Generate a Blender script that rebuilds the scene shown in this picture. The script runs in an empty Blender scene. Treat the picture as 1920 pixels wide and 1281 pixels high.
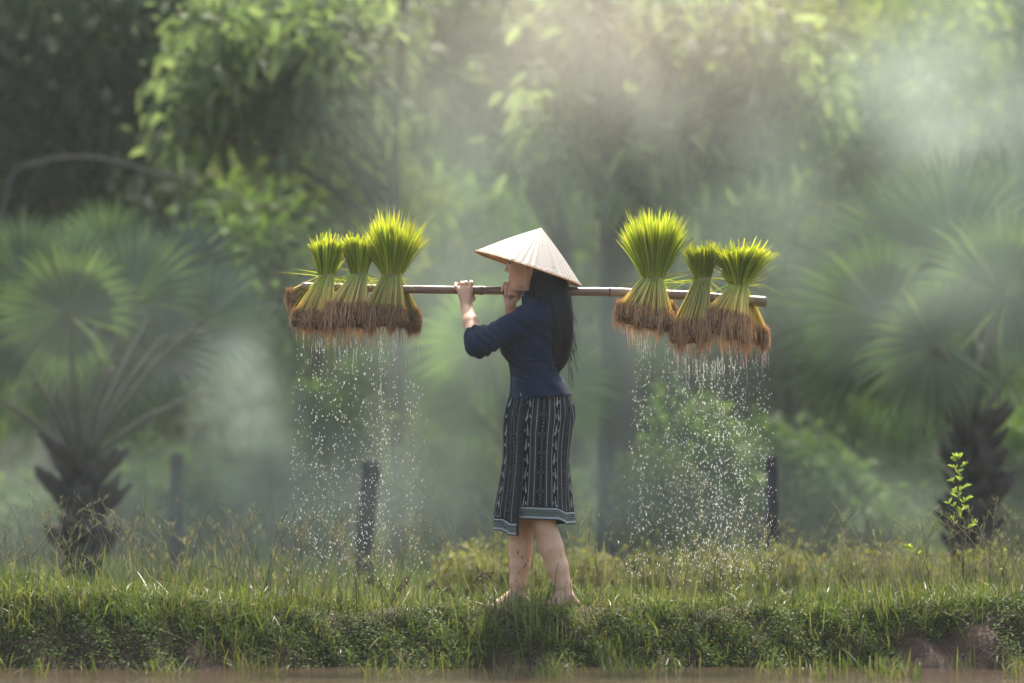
import bpy, math, random
import numpy as np
from mathutils import Vector, Matrix

# ------------------------------------------------------------------ camera, world, sun, exposure
SC = bpy.context.scene
CD = 16.0            # camera distance to the woman (m)
CZ = 0.70            # camera height above the bank top
FPX = 7040.0         # focal length in photo pixels (1920 wide)
HY = 832.0           # horizon row

cam_d = bpy.data.cameras.new("camera")
cam = bpy.data.objects.new("camera", cam_d)
SC.collection.objects.link(cam)
cam.location = (0, -CD, CZ)
cam.rotation_euler = (math.radians(90), 0, 0)
cam_d.sensor_width = 36.0
cam_d.lens = FPX / 1920 * 36.0
cam_d.shift_y = (HY - 640.5) / 1920
cam_d.clip_start = 0.1
cam_d.clip_end = 500
cam_d.dof.use_dof = True
cam_d.dof.focus_distance = CD
cam_d.dof.aperture_fstop = 1.35
SC.camera = cam

SUN_EL, SUN_AZ = 55.0, 8.0      # behind the scene, azimuth measured from +y towards +x
sx = math.sin(math.radians(SUN_AZ)) * math.cos(math.radians(SUN_EL))
sy = math.cos(math.radians(SUN_AZ)) * math.cos(math.radians(SUN_EL))
sz = math.sin(math.radians(SUN_EL))
W_ = bpy.data.worlds.new("World"); SC.world = W_; W_.use_nodes = True
nt = W_.node_tree; nt.nodes.clear()
sky = nt.nodes.new("ShaderNodeTexSky"); sky.sky_type = 'NISHITA'; sky.sun_disc = False
sky.sun_elevation = math.radians(SUN_EL); sky.sun_rotation = math.radians(SUN_AZ)
sky.air_density = 1.0; sky.dust_density = 5.0; sky.ozone_density = 0.6
bg = nt.nodes.new("ShaderNodeBackground"); bg.inputs['Strength'].default_value = 0.15
wo = nt.nodes.new("ShaderNodeOutputWorld")
nt.links.new(sky.outputs[0], bg.inputs[0]); nt.links.new(bg.outputs[0], wo.inputs[0])
sun_d = bpy.data.lights.new("sun", 'SUN'); sun_d.energy = 2.9; sun_d.angle = math.radians(2.5)
sun_d.color = (1.0, 0.93, 0.80)
sun = bpy.data.objects.new("sun", sun_d); SC.collection.objects.link(sun)
sun.rotation_euler = Vector((sx, sy, sz)).to_track_quat('Z', 'Y').to_euler()

vs = SC.view_settings
vs.view_transform = 'Standard'; vs.look = 'None'; vs.gamma = 1; vs.use_curve_mapping = False
vs.exposure = 1.5
cy = SC.cycles
cy.max_bounces = 6; cy.diffuse_bounces = 3; cy.glossy_bounces = 2; cy.transmission_bounces = 4
cy.transparent_max_bounces = 8; cy.volume_bounces = 0
cy.use_denoising = True; cy.caustics_reflective = False; cy.caustics_refractive = False
cy.volume_step_rate = 2.0; cy.volume_max_steps = 64
SC.render.threads_mode = 'AUTO'

# ------------------------------------------------------------------ helpers
rng = np.random.default_rng(7)
COL = SC.collection

def Wp(px, py, y=0.0):
    D = CD + y
    return np.array([(px - 960) / FPX * D, y, CZ + (HY - py) / FPX * D])

def tag(o, label=None, cat=None, group=None, kind=None):
    if label: o['label'] = label
    if cat: o['category'] = cat
    if group: o['group'] = group
    if kind: o['kind'] = kind
    return o

def empty(name, loc):
    o = bpy.data.objects.new(name, None); COL.objects.link(o)
    o.location = loc; o.empty_display_size = 0.1
    return o

def mesh(name, V, F, mat, parent=None, smooth=True, attrs=None, cols=None, mats=None, midx=None):
    """V (n,3) world coordinates; F list of (m,k) arrays."""
    if isinstance(F, np.ndarray): F = [F]
    V = np.asarray(V, dtype=np.float32).reshape(-1, 3)
    if parent is not None:
        off = np.array(parent.location, dtype=np.float32)
        if parent.parent is not None: off = off + np.array(parent.parent.location, dtype=np.float32)
        V = V - off
    me = bpy.data.meshes.new(name)
    me.vertices.add(len(V)); me.vertices.foreach_set('co', V.ravel())
    nl = sum(f.size for f in F); npoly = sum(len(f) for f in F)
    me.loops.add(nl); me.polygons.add(npoly)
    li = np.concatenate([f.ravel() for f in F]).astype(np.int32)
    me.loops.foreach_set('vertex_index', li)
    tot = np.concatenate([np.full(len(f), f.shape[1]) for f in F]).astype(np.int32)
    st = np.concatenate([[0], np.cumsum(tot)[:-1]]).astype(np.int32)
    me.polygons.foreach_set('loop_start', st)
    me.polygons.foreach_set('use_smooth', np.full(npoly, smooth))
    if mats:
        for m in mats: me.materials.append(m)
        me.polygons.foreach_set('material_index', np.asarray(midx, dtype=np.int32))
    else: me.materials.append(mat)
    if attrs:
        for k, a in attrs.items():
            at = me.attributes.new(k, 'FLOAT', 'POINT'); at.data.foreach_set('value', np.asarray(a, dtype=np.float32).ravel())
    if cols is not None:
        at = me.attributes.new('col', 'FLOAT_COLOR', 'POINT')
        c4 = np.ones((len(V), 4), dtype=np.float32); c4[:, :3] = cols
        at.data.foreach_set('color', c4.ravel())
    me.update(calc_edges=True)
    me.validate()
    o = bpy.data.objects.new(name, me); COL.objects.link(o)
    if parent is not None: o.parent = parent
    return o

def norm(v): return v / (np.linalg.norm(v, axis=-1, keepdims=True) + 1e-9)

def ribbons(P, Wd, side):
    """P (N,S,3) spines, Wd (N,S) half widths, side (N,1|S,3) -> verts, quads, t"""
    N, S = P.shape[:2]
    L = P - side * Wd[..., None]; R = P + side * Wd[..., None]
    V = np.stack([L, R], axis=2).reshape(-1, 3)
    base = (np.arange(N) * S * 2)[:, None] + (np.arange(S - 1) * 2)[None, :]
    F = np.stack([base, base + 1, base + 3, base + 2], axis=-1).reshape(-1, 4)
    t = np.broadcast_to(np.linspace(0, 1, S)[None, :, None], (N, S, 2)).reshape(-1)
    return V, F, t

def tubes(P, R, k=6, cap=True):
    P = np.asarray(P, float); R = np.asarray(R, float)
    if P.ndim == 2: P = P[None]; R = R[None]
    N, S = P.shape[:2]
    T = norm(np.gradient(P, axis=1))
    mt = norm(T.mean(axis=1))
    ref = np.where(np.abs(mt[:, 2:3]) > 0.8, np.array([[1., 0, 0]]), np.array([[0, 0, 1.]]))
    A = norm(np.cross(T, ref[:, None, :])); B = np.cross(T, A)
    th = np.linspace(0, 2 * np.pi, k, endpoint=False)
    V = P[:, :, None] + R[:, :, None, None] * (A[:, :, None] * np.cos(th)[None, None, :, None] + B[:, :, None] * np.sin(th)[None, None, :, None])
    V = V.reshape(-1, 3)
    i = (np.arange(N) * S * k)[:, None, None]; s = (np.arange(S - 1) * k)[None, :, None]
    a = np.arange(k)[None, None]; b = (np.arange(k) + 1) % k; b = b[None, None]
    F = [np.stack([i + s + a, i + s + b, i + s + k + b, i + s + k + a], axis=-1).reshape(-1, 4)]
    if cap:
        F.append((i[:, :, 0] + np.arange(k)[None, ::-1]).reshape(-1, k))
        F.append((i[:, :, 0] + (S - 1) * k + np.arange(k)[None]).reshape(-1, k))
    t = np.broadcast_to(np.linspace(0, 1, S)[None, :, None], (N, S, k)).reshape(-1)
    return V, F, t

def join(parts):
    """list of (V, F list) -> one"""
    Vs, Fs, n = [], {}, 0
    for V, F in parts:
        if isinstance(F, np.ndarray): F = [F]
        for f in F: Fs.setdefault(f.shape[1], []).append(f + n)
        Vs.append(V); n += len(V)
    return np.concatenate(Vs), [np.concatenate(v) for v in Fs.values()]

def bez(pts, S):
    """Catmull-Rom through pts (n,3) resampled to S points"""
    pts = np.asarray(pts, float)
    p = np.vstack([2 * pts[0] - pts[1], pts, 2 * pts[-1] - pts[-2]])
    u = np.linspace(0, len(pts) - 1 - 1e-6, S); i = u.astype(int); f = (u - i)[:, None]
    a, b, c, d = p[i], p[i + 1], p[i + 2], p[i + 3]
    return 0.5 * ((2 * b) + (c - a) * f + (2 * a - 5 * b + 4 * c - d) * f ** 2 + (3 * b - a - 3 * c + d) * f ** 3)

# ------------------------------------------------------------------ materials
def newmat(name):
    m = bpy.data.materials.new(name); m.use_nodes = True
    n = m.node_tree; n.nodes.clear()
    out = n.nodes.new('ShaderNodeOutputMaterial')
    return m, n, out

def ramp(n, stops):
    r = n.nodes.new('ShaderNodeValToRGB')
    e = r.color_ramp.elements
    while len(e) < len(stops): e.new(0.5)
    for el, (p, c) in zip(e, stops): el.position = p; el.color = (*c, 1)
    return r

def leafmat(name, cols, trans=0.45, rough=0.45, spec=0.35, tgrad=None, tint=(1.15, 1.25, 0.55)):
    """foliage: random colour per leaf, translucent. tgrad: ramp stops along the blade multiplied in"""
    m, n, out = newmat(name)
    g = n.nodes.new('ShaderNodeNewGeometry')
    k = len(cols)
    r = ramp(n, [(i / max(1, k - 1), c) for i, c in enumerate(cols)])
    n.links.new(g.outputs['Random Per Island'], r.inputs[0])
    col = r.outputs[0]
    tc = n.nodes.new('ShaderNodeTexNoise'); tc.inputs['Scale'].default_value = 2.2; tc.inputs['Detail'].default_value = 2
    geo_pos = g.outputs['Position']; n.links.new(geo_pos, tc.inputs['Vector'])
    mr = n.nodes.new('ShaderNodeMapRange'); mr.inputs['From Min'].default_value = .3; mr.inputs['From Max'].default_value = .7
    mr.inputs['To Min'].default_value = .7; mr.inputs['To Max'].default_value = 1.35
    n.links.new(tc.outputs[0], mr.inputs[0])
    mul = n.nodes.new('ShaderNodeVectorMath'); mul.operation = 'SCALE'
    n.links.new(col, mul.inputs[0]); n.links.new(mr.outputs[0], mul.inputs['Scale']); col = mul.outputs[0]
    if tgrad:
        a = n.nodes.new('ShaderNodeAttribute'); a.attribute_name = 't'
        r2 = ramp(n, tgrad); n.links.new(a.outputs['Fac'], r2.inputs[0])
        mx = n.nodes.new('ShaderNodeMix'); mx.data_type = 'RGBA'; mx.blend_type = 'MULTIPLY'; mx.inputs[0].default_value = 1
        n.links.new(col, mx.inputs[6]); n.links.new(r2.outputs[0], mx.inputs[7]); col = mx.outputs[2]
    b = n.nodes.new('ShaderNodeBsdfPrincipled'); b.inputs['Roughness'].default_value = rough
    b.inputs['Specular IOR Level'].default_value = spec
    n.links.new(col, b.inputs['Base Color'])
    t = n.nodes.new('ShaderNodeBsdfTranslucent')
    tm = n.nodes.new('ShaderNodeVectorMath'); tm.operation = 'MULTIPLY'; tm.inputs[1].default_value = tint
    n.links.new(col, tm.inputs[0]); n.links.new(tm.outputs[0], t.inputs[0])
    ms = n.nodes.new('ShaderNodeMixShader'); ms.inputs[0].default_value = trans
    n.links.new(b.outputs[0], ms.inputs[1]); n.links.new(t.outputs[0], ms.inputs[2])
    n.links.new(ms.outputs[0], out.inputs[0])
    return m

def solid(name, c1, c2=None, scale=8, rough=0.7, spec=0.3, bump=0.0, bscale=None, attr=None, detail=5, stretch=None, sss=0, sheen=0, metallic=0):
    m, n, out = newmat(name)
    b = n.nodes.new('ShaderNodeBsdfPrincipled'); b.inputs['Roughness'].default_value = rough
    b.inputs['Specular IOR Level'].default_value = spec; b.inputs['Metallic'].default_value = metallic
    tco = n.nodes.new('ShaderNodeTexCoord'); vec = tco.outputs['Object']
    if stretch:
        mp = n.nodes.new('ShaderNodeMapping'); mp.inputs['Scale'].default_value = stretch
        n.links.new(vec, mp.inputs[0]); vec = mp.outputs[0]
    nz = n.nodes.new('ShaderNodeTexNoise'); nz.inputs['Scale'].default_value = scale; nz.inputs['Detail'].default_value = detail
    n.links.new(vec, nz.inputs['Vector'])
    if attr:
        a = n.nodes.new('ShaderNodeAttribute'); a.attribute_name = attr
        mr = n.nodes.new('ShaderNodeMapRange'); mr.inputs['To Min'].default_value = .85; mr.inputs['To Max'].default_value = 1.15
        n.links.new(nz.outputs[0], mr.inputs[0])
        mul = n.nodes.new('ShaderNodeVectorMath'); mul.operation = 'SCALE'
        n.links.new(a.outputs['Color'], mul.inputs[0]); n.links.new(mr.outputs[0], mul.inputs['Scale'])
        n.links.new(mul.outputs[0], b.inputs['Base Color'])
    else:
        r = ramp(n, [(.3, c1), (.7, c2 or c1)]); n.links.new(nz.outputs[0], r.inputs[0])
        n.links.new(r.outputs[0], b.inputs['Base Color'])
    if bump:
        n2 = n.nodes.new('ShaderNodeTexNoise'); n2.inputs['Scale'].default_value = bscale or scale * 3; n2.inputs['Detail'].default_value = 6
        n.links.new(vec, n2.inputs['Vector'])
        bp = n.nodes.new('ShaderNodeBump'); bp.inputs['Strength'].default_value = bump; bp.inputs['Distance'].default_value = 0.01
        n.links.new(n2.outputs[0], bp.inputs['Height']); n.links.new(bp.outputs[0], b.inputs['Normal'])
    if sss:
        b.inputs['Subsurface Weight'].default_value = sss; b.inputs['Subsurface Radius'].default_value = (1, .35, .2)
        b.inputs['Subsurface Scale'].default_value = 0.012
    if sheen: b.inputs['Sheen Weight'].default_value = sheen
    n.links.new(b.outputs[0], out.inputs[0])
    return m

M = {}
M['bark'] = solid('bark', (.035, .028, .024), (.085, .07, .06), 6, .9, .2, .6, stretch=(1, 1, .25))
M['palebark'] = solid('pale_bark', (.08, .078, .07), (.14, .135, .12), 6, .9, .2, .3)
M['palmbark'] = solid('palm_bark', (.025, .022, .02), (.07, .055, .045), 14, .95, .2, .8)
M['post'] = solid('post_wood', (.03, .03, .032), (.06, .055, .055), 10, .9, .2, .5, stretch=(1, 1, .2))
M['petiole'] = solid('petiole', (.05, .05, .03), (.10, .09, .05), 9, .6, .3)
M['palm'] = leafmat('palm_leaf', [(.045, .075, .04), (.06, .095, .05), (.09, .125, .06)], .35, .4, .4)
M['palmlight'] = leafmat('palm_leaf_light', [(.08, .15, .045), (.11, .19, .05), (.15, .24, .07)], .45, .4, .4)
M['leafbig'] = leafmat('broad_leaf', [(.075, .115, .055), (.12, .165, .08), (.18, .225, .11)], .6, .6, .12, tint=(1.1, 1.15, .7))
M['leafyel'] = leafmat('olive_leaf', [(.12, .15, .035), (.17, .20, .05), (.22, .25, .07)], .5, .6, .12)
M['leafshade'] = leafmat('shaded_leaf', [(.012, .025, .010), (.02, .038, .014), (.035, .055, .02)], .25, .6, .1)  # shade of the low-lit left crowns is put into this leaf colour
M['leafgreen'] = leafmat('bush_leaf', [(.075, .13, .04), (.11, .18, .055), (.16, .24, .075)], .45, .6, .12)
M['farleaf'] = leafmat('far_leaf', [(.04, .06, .03), (.06, .085, .035), (.08, .11, .045)], .3, .6, .2)
M['fieldgrass'] = leafmat('field_grass_blade', [(.11, .16, .05), (.15, .20, .06), (.20, .23, .075)], .4, .6, .15)
M['yellowweed'] = leafmat('yellow_weed', [(.22, .19, .07), (.18, .19, .06), (.11, .14, .045), (.20, .14, .07)], .4, .6, .15)

def hill_h(x, y):
    return 0
# ================================================================== THE SETTING
# -- ground: one sheet (paddy floor, bank, field)
def smooth(a, b, x):
    t = np.clip((x - a) / (b - a), 0, 1); return t * t * (3 - 2 * t)
def lump(x, y, s=0):
    return (np.sin(x * 2.1 + 1.3 + s) * .5 + np.sin(x * 5.3 + y * 3.1 + s) * .3 + np.sin(x * 9.7 - y * 7.3 + 2 * s) * .2
            + np.sin(x * 23 + y * 17 + s) * .1)
def edge_y(x):      # foot of the bank, at the water
    return -0.62 + 0.05 * np.sin(x * 1.7 + .5) + 0.03 * np.sin(x * 4.9)
def ground_z(x, y):
    top = 0.0 + 0.018 * lump(x, y) + .02 * np.sin(x * 2.9 + .3) * smooth(.3, .8, np.abs(x - .1)) + .03 * smooth(.6, 2.2, np.abs(x - .1))
    e = edge_y(x)
    front = smooth(e - .10, e + .50 + .08 * np.sin(x * 1.3 + 2), y + .05 * np.sin(x * 3.7 + 1) + .03 * np.sin(x * 13) + .02 * np.sin(x * 29 + y * 20)) ** .75
    z = -0.33 + front * (0.33 + top)
    back = smooth(.55, 1.3, y)
    z = z * (1 - back) + back * (-0.16 + .03 * lump(x * .5, y * .5))
    return z
gx = np.unique(np.concatenate([np.linspace(-80, -4, 30), np.linspace(-4, 4, 400), np.linspace(4, 80, 30)]))
gy = np.unique(np.concatenate([np.linspace(-40, -1.2, 14), np.linspace(-1.2, 1.5, 160), np.linspace(1.5, 24, 60), np.linspace(24, 90, 12)]))
GX, GY = np.meshgrid(gx, gy)
Vg = np.stack([GX, GY, ground_z(GX, GY) + 0.012 * lump(GX * 6, GY * 6) * (np.abs(GX) < 4)], -1).reshape(-1, 3)
ny_, nx_ = GX.shape
ii = (np.arange(ny_ - 1)[:, None] * nx_ + np.arange(nx_ - 1)[None]).ravel()
Fg = np.stack([ii, ii + 1, ii + nx_ + 1, ii + nx_], -1)
M['soil'] = solid('soil', (.03, .016, .010), (.075, .036, .022), 9, .85, .35, .9, 30)
g_o = mesh('ground', Vg, Fg, M['soil']); tag(g_o, 'brown earth of the paddy bank and the field behind it', 'ground', kind='structure')

# -- far rise so the wood closes the view
xs = np.linspace(-50, 50, 60); ys = np.linspace(20, 60, 20)
X2, Y2 = np.meshgrid(xs, ys)
Z2 = -0.3 + 9 * smooth(20, 34, Y2) + .8 * np.sin(X2 * .5) * smooth(21, 34, Y2) + 1.2 * np.sin(X2 * .23 + 1) * smooth(24, 34, Y2)
V2 = np.stack([X2, Y2, Z2], -1).reshape(-1, 3)
i2 = (np.arange(19)[:, None] * 60 + np.arange(59)[None]).ravel()
M['hillsoil'] = solid('hill_soil', (.012, .02, .012), (.03, .04, .02), 1.5, .95, .1, .5)
tag(mesh('hill', V2, np.stack([i2, i2 + 1, i2 + 61, i2 + 60], -1), M['hillsoil']), 'dark wooded rise closing the view', 'hill', kind='structure')

# -- water of the flooded paddy
m, n, out = newmat('muddy_water')
b = n.nodes.new('ShaderNodeBsdfPrincipled'); b.inputs['Base Color'].default_value = (.06, .038, .024, 1)
b.inputs['Roughness'].default_value = .1; b.inputs['Specular IOR Level'].default_value = .6
nz = n.nodes.new('ShaderNodeTexNoise'); nz.inputs['Scale'].default_value = 22; nz.inputs['Detail'].default_value = 4
tco = n.nodes.new('ShaderNodeTexCoord'); mp = n.nodes.new('ShaderNodeMapping'); mp.inputs['Scale'].default_value = (1, 3, 1)
n.links.new(tco.outputs['Object'], mp.inputs[0]); n.links.new(mp.outputs[0], nz.inputs['Vector'])
bp = n.nodes.new('ShaderNodeBump'); bp.inputs['Strength'].default_value = .3; bp.inputs['Distance'].default_value = .01
n.links.new(nz.outputs[0], bp.inputs['Height']); n.links.new(bp.outputs[0], b.inputs['Normal']); n.links.new(b.outputs[0], out.inputs[0])
M['water'] = m
WZ = -0.222
tag(mesh('water', [(-60, -40, WZ), (60, -40, WZ), (60, -.3, WZ), (-60, -.3, WZ)], np.array([[0, 1, 2, 3]]), m), 'brown muddy water at the foot of the bank', 'water', kind='structure')

# ================================================================== SDF surfaces
def sd_rc(a, b, r1, r2, k=.02):
    a = np.asarray(a, float); b = np.asarray(b, float)
    lo = np.minimum(a, b) - max(r1, r2); hi = np.maximum(a, b) + max(r1, r2)
    ba = b - a; L2 = max(1e-9, ba @ ba)
    def f(p):
        pa = p - a; h = np.clip(pa @ ba / L2, 0, 1)
        return np.linalg.norm(pa - h[:, None] * ba, axis=1) - (r1 + (r2 - r1) * h)
    return (f, lo, hi, k)
def sd_el(c, r, k=.02, rot=None):
    c = np.asarray(c, float); r = np.asarray(r, float)
    R = None if rot is None else np.array(Matrix.Rotation(math.radians(rot), 3, 'Y'))
    m_ = r.max() if rot is not None else r
    def f(p):
        q = p - c
        if R is not None: q = q @ R
        k0 = np.linalg.norm(q / r, axis=1) + 1e-9; k1 = np.linalg.norm(q / r ** 2, axis=1) + 1e-9
        return k0 * (k0 - 1) / k1
    return (f, c - m_, c + m_, k)
def sd_loft(rows, k=.02, pw=2.0):
    """rows: (z, cx, rx, cy, ry) increasing z"""
    rows = np.array(sorted(rows)); z = rows[:, 0]
    def f(p):
        zc = np.clip(p[:, 2], z[0], z[-1])
        c, rx, cyy, ry = [np.interp(zc, z, rows[:, j]) for j in (1, 2, 3, 4)]
        q = (np.abs((p[:, 0] - c) / rx) ** pw + np.abs((p[:, 1] - cyy) / ry) ** pw) ** (1 / pw)
        d = (q - 1) * np.minimum(rx, ry)
        dz = np.abs(p[:, 2] - zc)
        return np.where(dz > 1e-7, np.hypot(np.maximum(d, 0), dz), d)
    lo = np.array([(rows[:, 1] - rows[:, 2]).min(), (rows[:, 3] - rows[:, 4]).min(), z[0]])
    hi = np.array([(rows[:, 1] + rows[:, 2]).max(), (rows[:, 3] + rows[:, 4]).max(), z[-1]])
    return (f, lo, hi, k)

def sdf_eval(prims, p, post=None):
    d = np.full(len(p), 1.0)
    for f, lo, hi, k in prims:
        mg = .035 + k
        msk = np.all((p > lo - mg) & (p < hi + mg), axis=1)
        if not msk.any(): continue
        v = f(p[msk]); dd = d[msk]
        h = np.clip(.5 + .5 * (dd - v) / k, 0, 1)
        d[msk] = dd * (1 - h) + v * h - k * h * (1 - h)
    if post is not None: d = post(p, d)
    return d

def sdf_mesh(prims, h, post=None, pad=.02):
    lo = np.min([q[1] for q in prims], axis=0) - pad; hi = np.max([q[2] for q in prims], axis=0) + pad
    B = 8
    nb = np.ceil((hi - lo) / (h * B)).astype(int)
    n = nb * B
    G = np.full(n, .05, dtype=np.float32)
    c = np.stack(np.meshgrid(*[np.arange(k) for k in nb], indexing='ij'), -1).reshape(-1, 3)
    ctr = lo + (c + .5) * h * B
    dc = sdf_eval(prims, ctr, post)
    act = np.abs(dc) < h * B * 1.25 + .004
    ins = (~act) & (dc < 0)
    for b_ in c[ins]: G[tuple(slice(v * B, v * B + B) for v in b_)] = -.05
    off = np.stack(np.meshgrid(*[np.arange(B)] * 3, indexing='ij'), -1).reshape(-1, 3)
    ca = c[act]
    for s in range(0, len(ca), 400):
        blk = ca[s:s + 400]
        idx = (blk[:, None] * B + off[None]).reshape(-1, 3)
        v = sdf_eval(prims, lo + idx * h, post)
        G[idx[:, 0], idx[:, 1], idx[:, 2]] = v
    s_ = G < 0
    cell = np.zeros(tuple(n - 1), dtype=np.int8)
    for dx in (0, 1):
        for dy in (0, 1):
            for dz in (0, 1):
                cell += s_[dx:n[0] - 1 + dx, dy:n[1] - 1 + dy, dz:n[2] - 1 + dz]
    ci = np.argwhere((cell > 0) & (cell < 8))
    acc = np.zeros((len(ci), 3)); cnt = np.zeros(len(ci))
    cor = [(a, b, c_) for a in (0, 1) for b in (0, 1) for c_ in (0, 1)]
    for a in cor:
        for ax in range(3):
            if a[ax]: continue
            b2 = list(a); b2[ax] = 1
            ia = ci + a; ib = ci + b2
            va = G[ia[:, 0], ia[:, 1], ia[:, 2]]; vb = G[ib[:, 0], ib[:, 1], ib[:, 2]]
            x = (va < 0) != (vb < 0)
            t = np.where(x, va / np.where(va == vb, 1, va - vb), 0)
            pt = np.array(a, float)[None] + np.zeros((len(ci), 3)); pt[:, ax] = t
            acc += np.where(x[:, None], pt, 0); cnt += x
    V = lo + (ci + acc / cnt[:, None]) * h
    lut = np.full(tuple(n - 1), -1, dtype=np.int32); lut[ci[:, 0], ci[:, 1], ci[:, 2]] = np.arange(len(ci))
    Fs = []
    for ax in range(3):
        o1, o2 = [(1, 2), (2, 0), (0, 1)][ax]
        sa = [slice(1, k - 1) for k in n]; sb = [slice(1, k - 1) for k in n]
        sb[ax] = slice(2, n[ax])
        A = s_[tuple(sa)]; Bm = s_[tuple(sb)]
        e = np.argwhere(A != Bm) + 1
        inside = s_[e[:, 0], e[:, 1], e[:, 2]]
        e = e[e[:, ax] < n[ax] - 1]; inside = s_[e[:, 0], e[:, 1], e[:, 2]]
        q = []
        for d1, d2 in ((0, 0), (-1, 0), (-1, -1), (0, -1)):
            ee = e.copy(); ee[:, o1] += d1; ee[:, o2] += d2
            q.append(lut[ee[:, 0], ee[:, 1], ee[:, 2]])
        q = np.stack(q, -1)
        q = np.where(inside[:, None], q, q[:, ::-1])
        Fs.append(q[(q >= 0).all(axis=1)])
    return V, np.concatenate(Fs)

def relax(V, F, it=2, lam=.5):
    for _ in range(it):
        acc = np.zeros_like(V); cnt = np.zeros(len(V))
        for a, b in ((0, 1), (1, 2), (2, 3), (3, 0)):
            np.add.at(acc, F[:, a], V[F[:, b]]); np.add.at(cnt, F[:, a], 1)
            np.add.at(acc, F[:, b], V[F[:, a]]); np.add.at(cnt, F[:, b], 1)
        V = V + lam * (acc / np.maximum(cnt, 1)[:, None] - V)
    return V

# ================================================================== THE POLE
YP = 0.075
pole_px = [(566, 537), (697, 541), (760, 542.5), (900, 544.5), (1060, 546.5), (1145, 547.5), (1250, 552), (1340, 558.5), (1436, 566)]
pole_pts = np.array([Wp(x, y, YP) for x, y in pole_px])
pp = bez(pole_pts, 160)
pl = np.linspace(0, 1, 160)
px_ = 960 + pp[:, 0] / (CD + YP) * FPX
pr = np.interp(px_, [560, 900, 1150, 1437], [.0165, .0176, .0185, .0225])
for nx0 in (640, 905, 1145, 1290, 1400):     # bamboo joints
    pr = pr + .0028 * np.exp(-((px_ - nx0) / 3.5) ** 2) - .0012 * np.exp(-((px_ - nx0 - 7) / 4) ** 2)
pr = pr + .0005 * np.sin(pl * 90)
pole = empty('carrying_pole', tuple(Wp(1000, 546, YP)))
tag(pole, 'long brown bamboo carrying pole on the shoulder of the woman', 'pole')
M['bamboo'] = solid('bamboo', (.13, .07, .04), (.36, .24, .15), 9, .42, .5, .25, 60, stretch=(.35, 1.6, 1.6))
V, F, t = tubes(pp, pr, 20)
mesh('shaft', V, F, M['bamboo'], pole)
def ring(c, d, r, w, th=.0018, k=20):
    d = norm(np.asarray(d, float)); 
    P = np.array([c - d * w / 2, c - d * w * .45, c + d * w * .45, c + d * w / 2])
    return tubes(P, np.array([r, r + th, r + th, r]), k)[:2]
M['bamboodark'] = solid('bamboo_joint', (.07, .04, .025), (.16, .10, .06), 30, .6, .3, .3)
for nx0 in (905, 1145, 1400):
    i = int(np.argmin(np.abs(px_ - nx0)))
    V, F = ring(pp[i], pp[i + 1] - pp[i - 1], pr[i] - .0004, .007, .0010)
    mesh('joint_ring', V, F, M['bamboodark'], pole)
i = 159
V, F, t = tubes(np.array([pp[i], pp[i] + norm(pp[i] - pp[i - 1]) * .002]), np.array([pr[i] * .72, pr[i] * .70]), 20)
mesh('hollow_shade_disc', V, F, solid('hollow_shade', (.015, .01, .008), (.03, .02, .015), 20, .9), pole)  # near-black disc paints the shade inside the hollow end

# ================================================================== THE WOMAN
person = empty('person', tuple(Wp(1015, 1140, 0)))
tag(person, 'barefoot woman in conical hat, navy jacket and patterned skirt carrying the pole', 'person')

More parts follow.
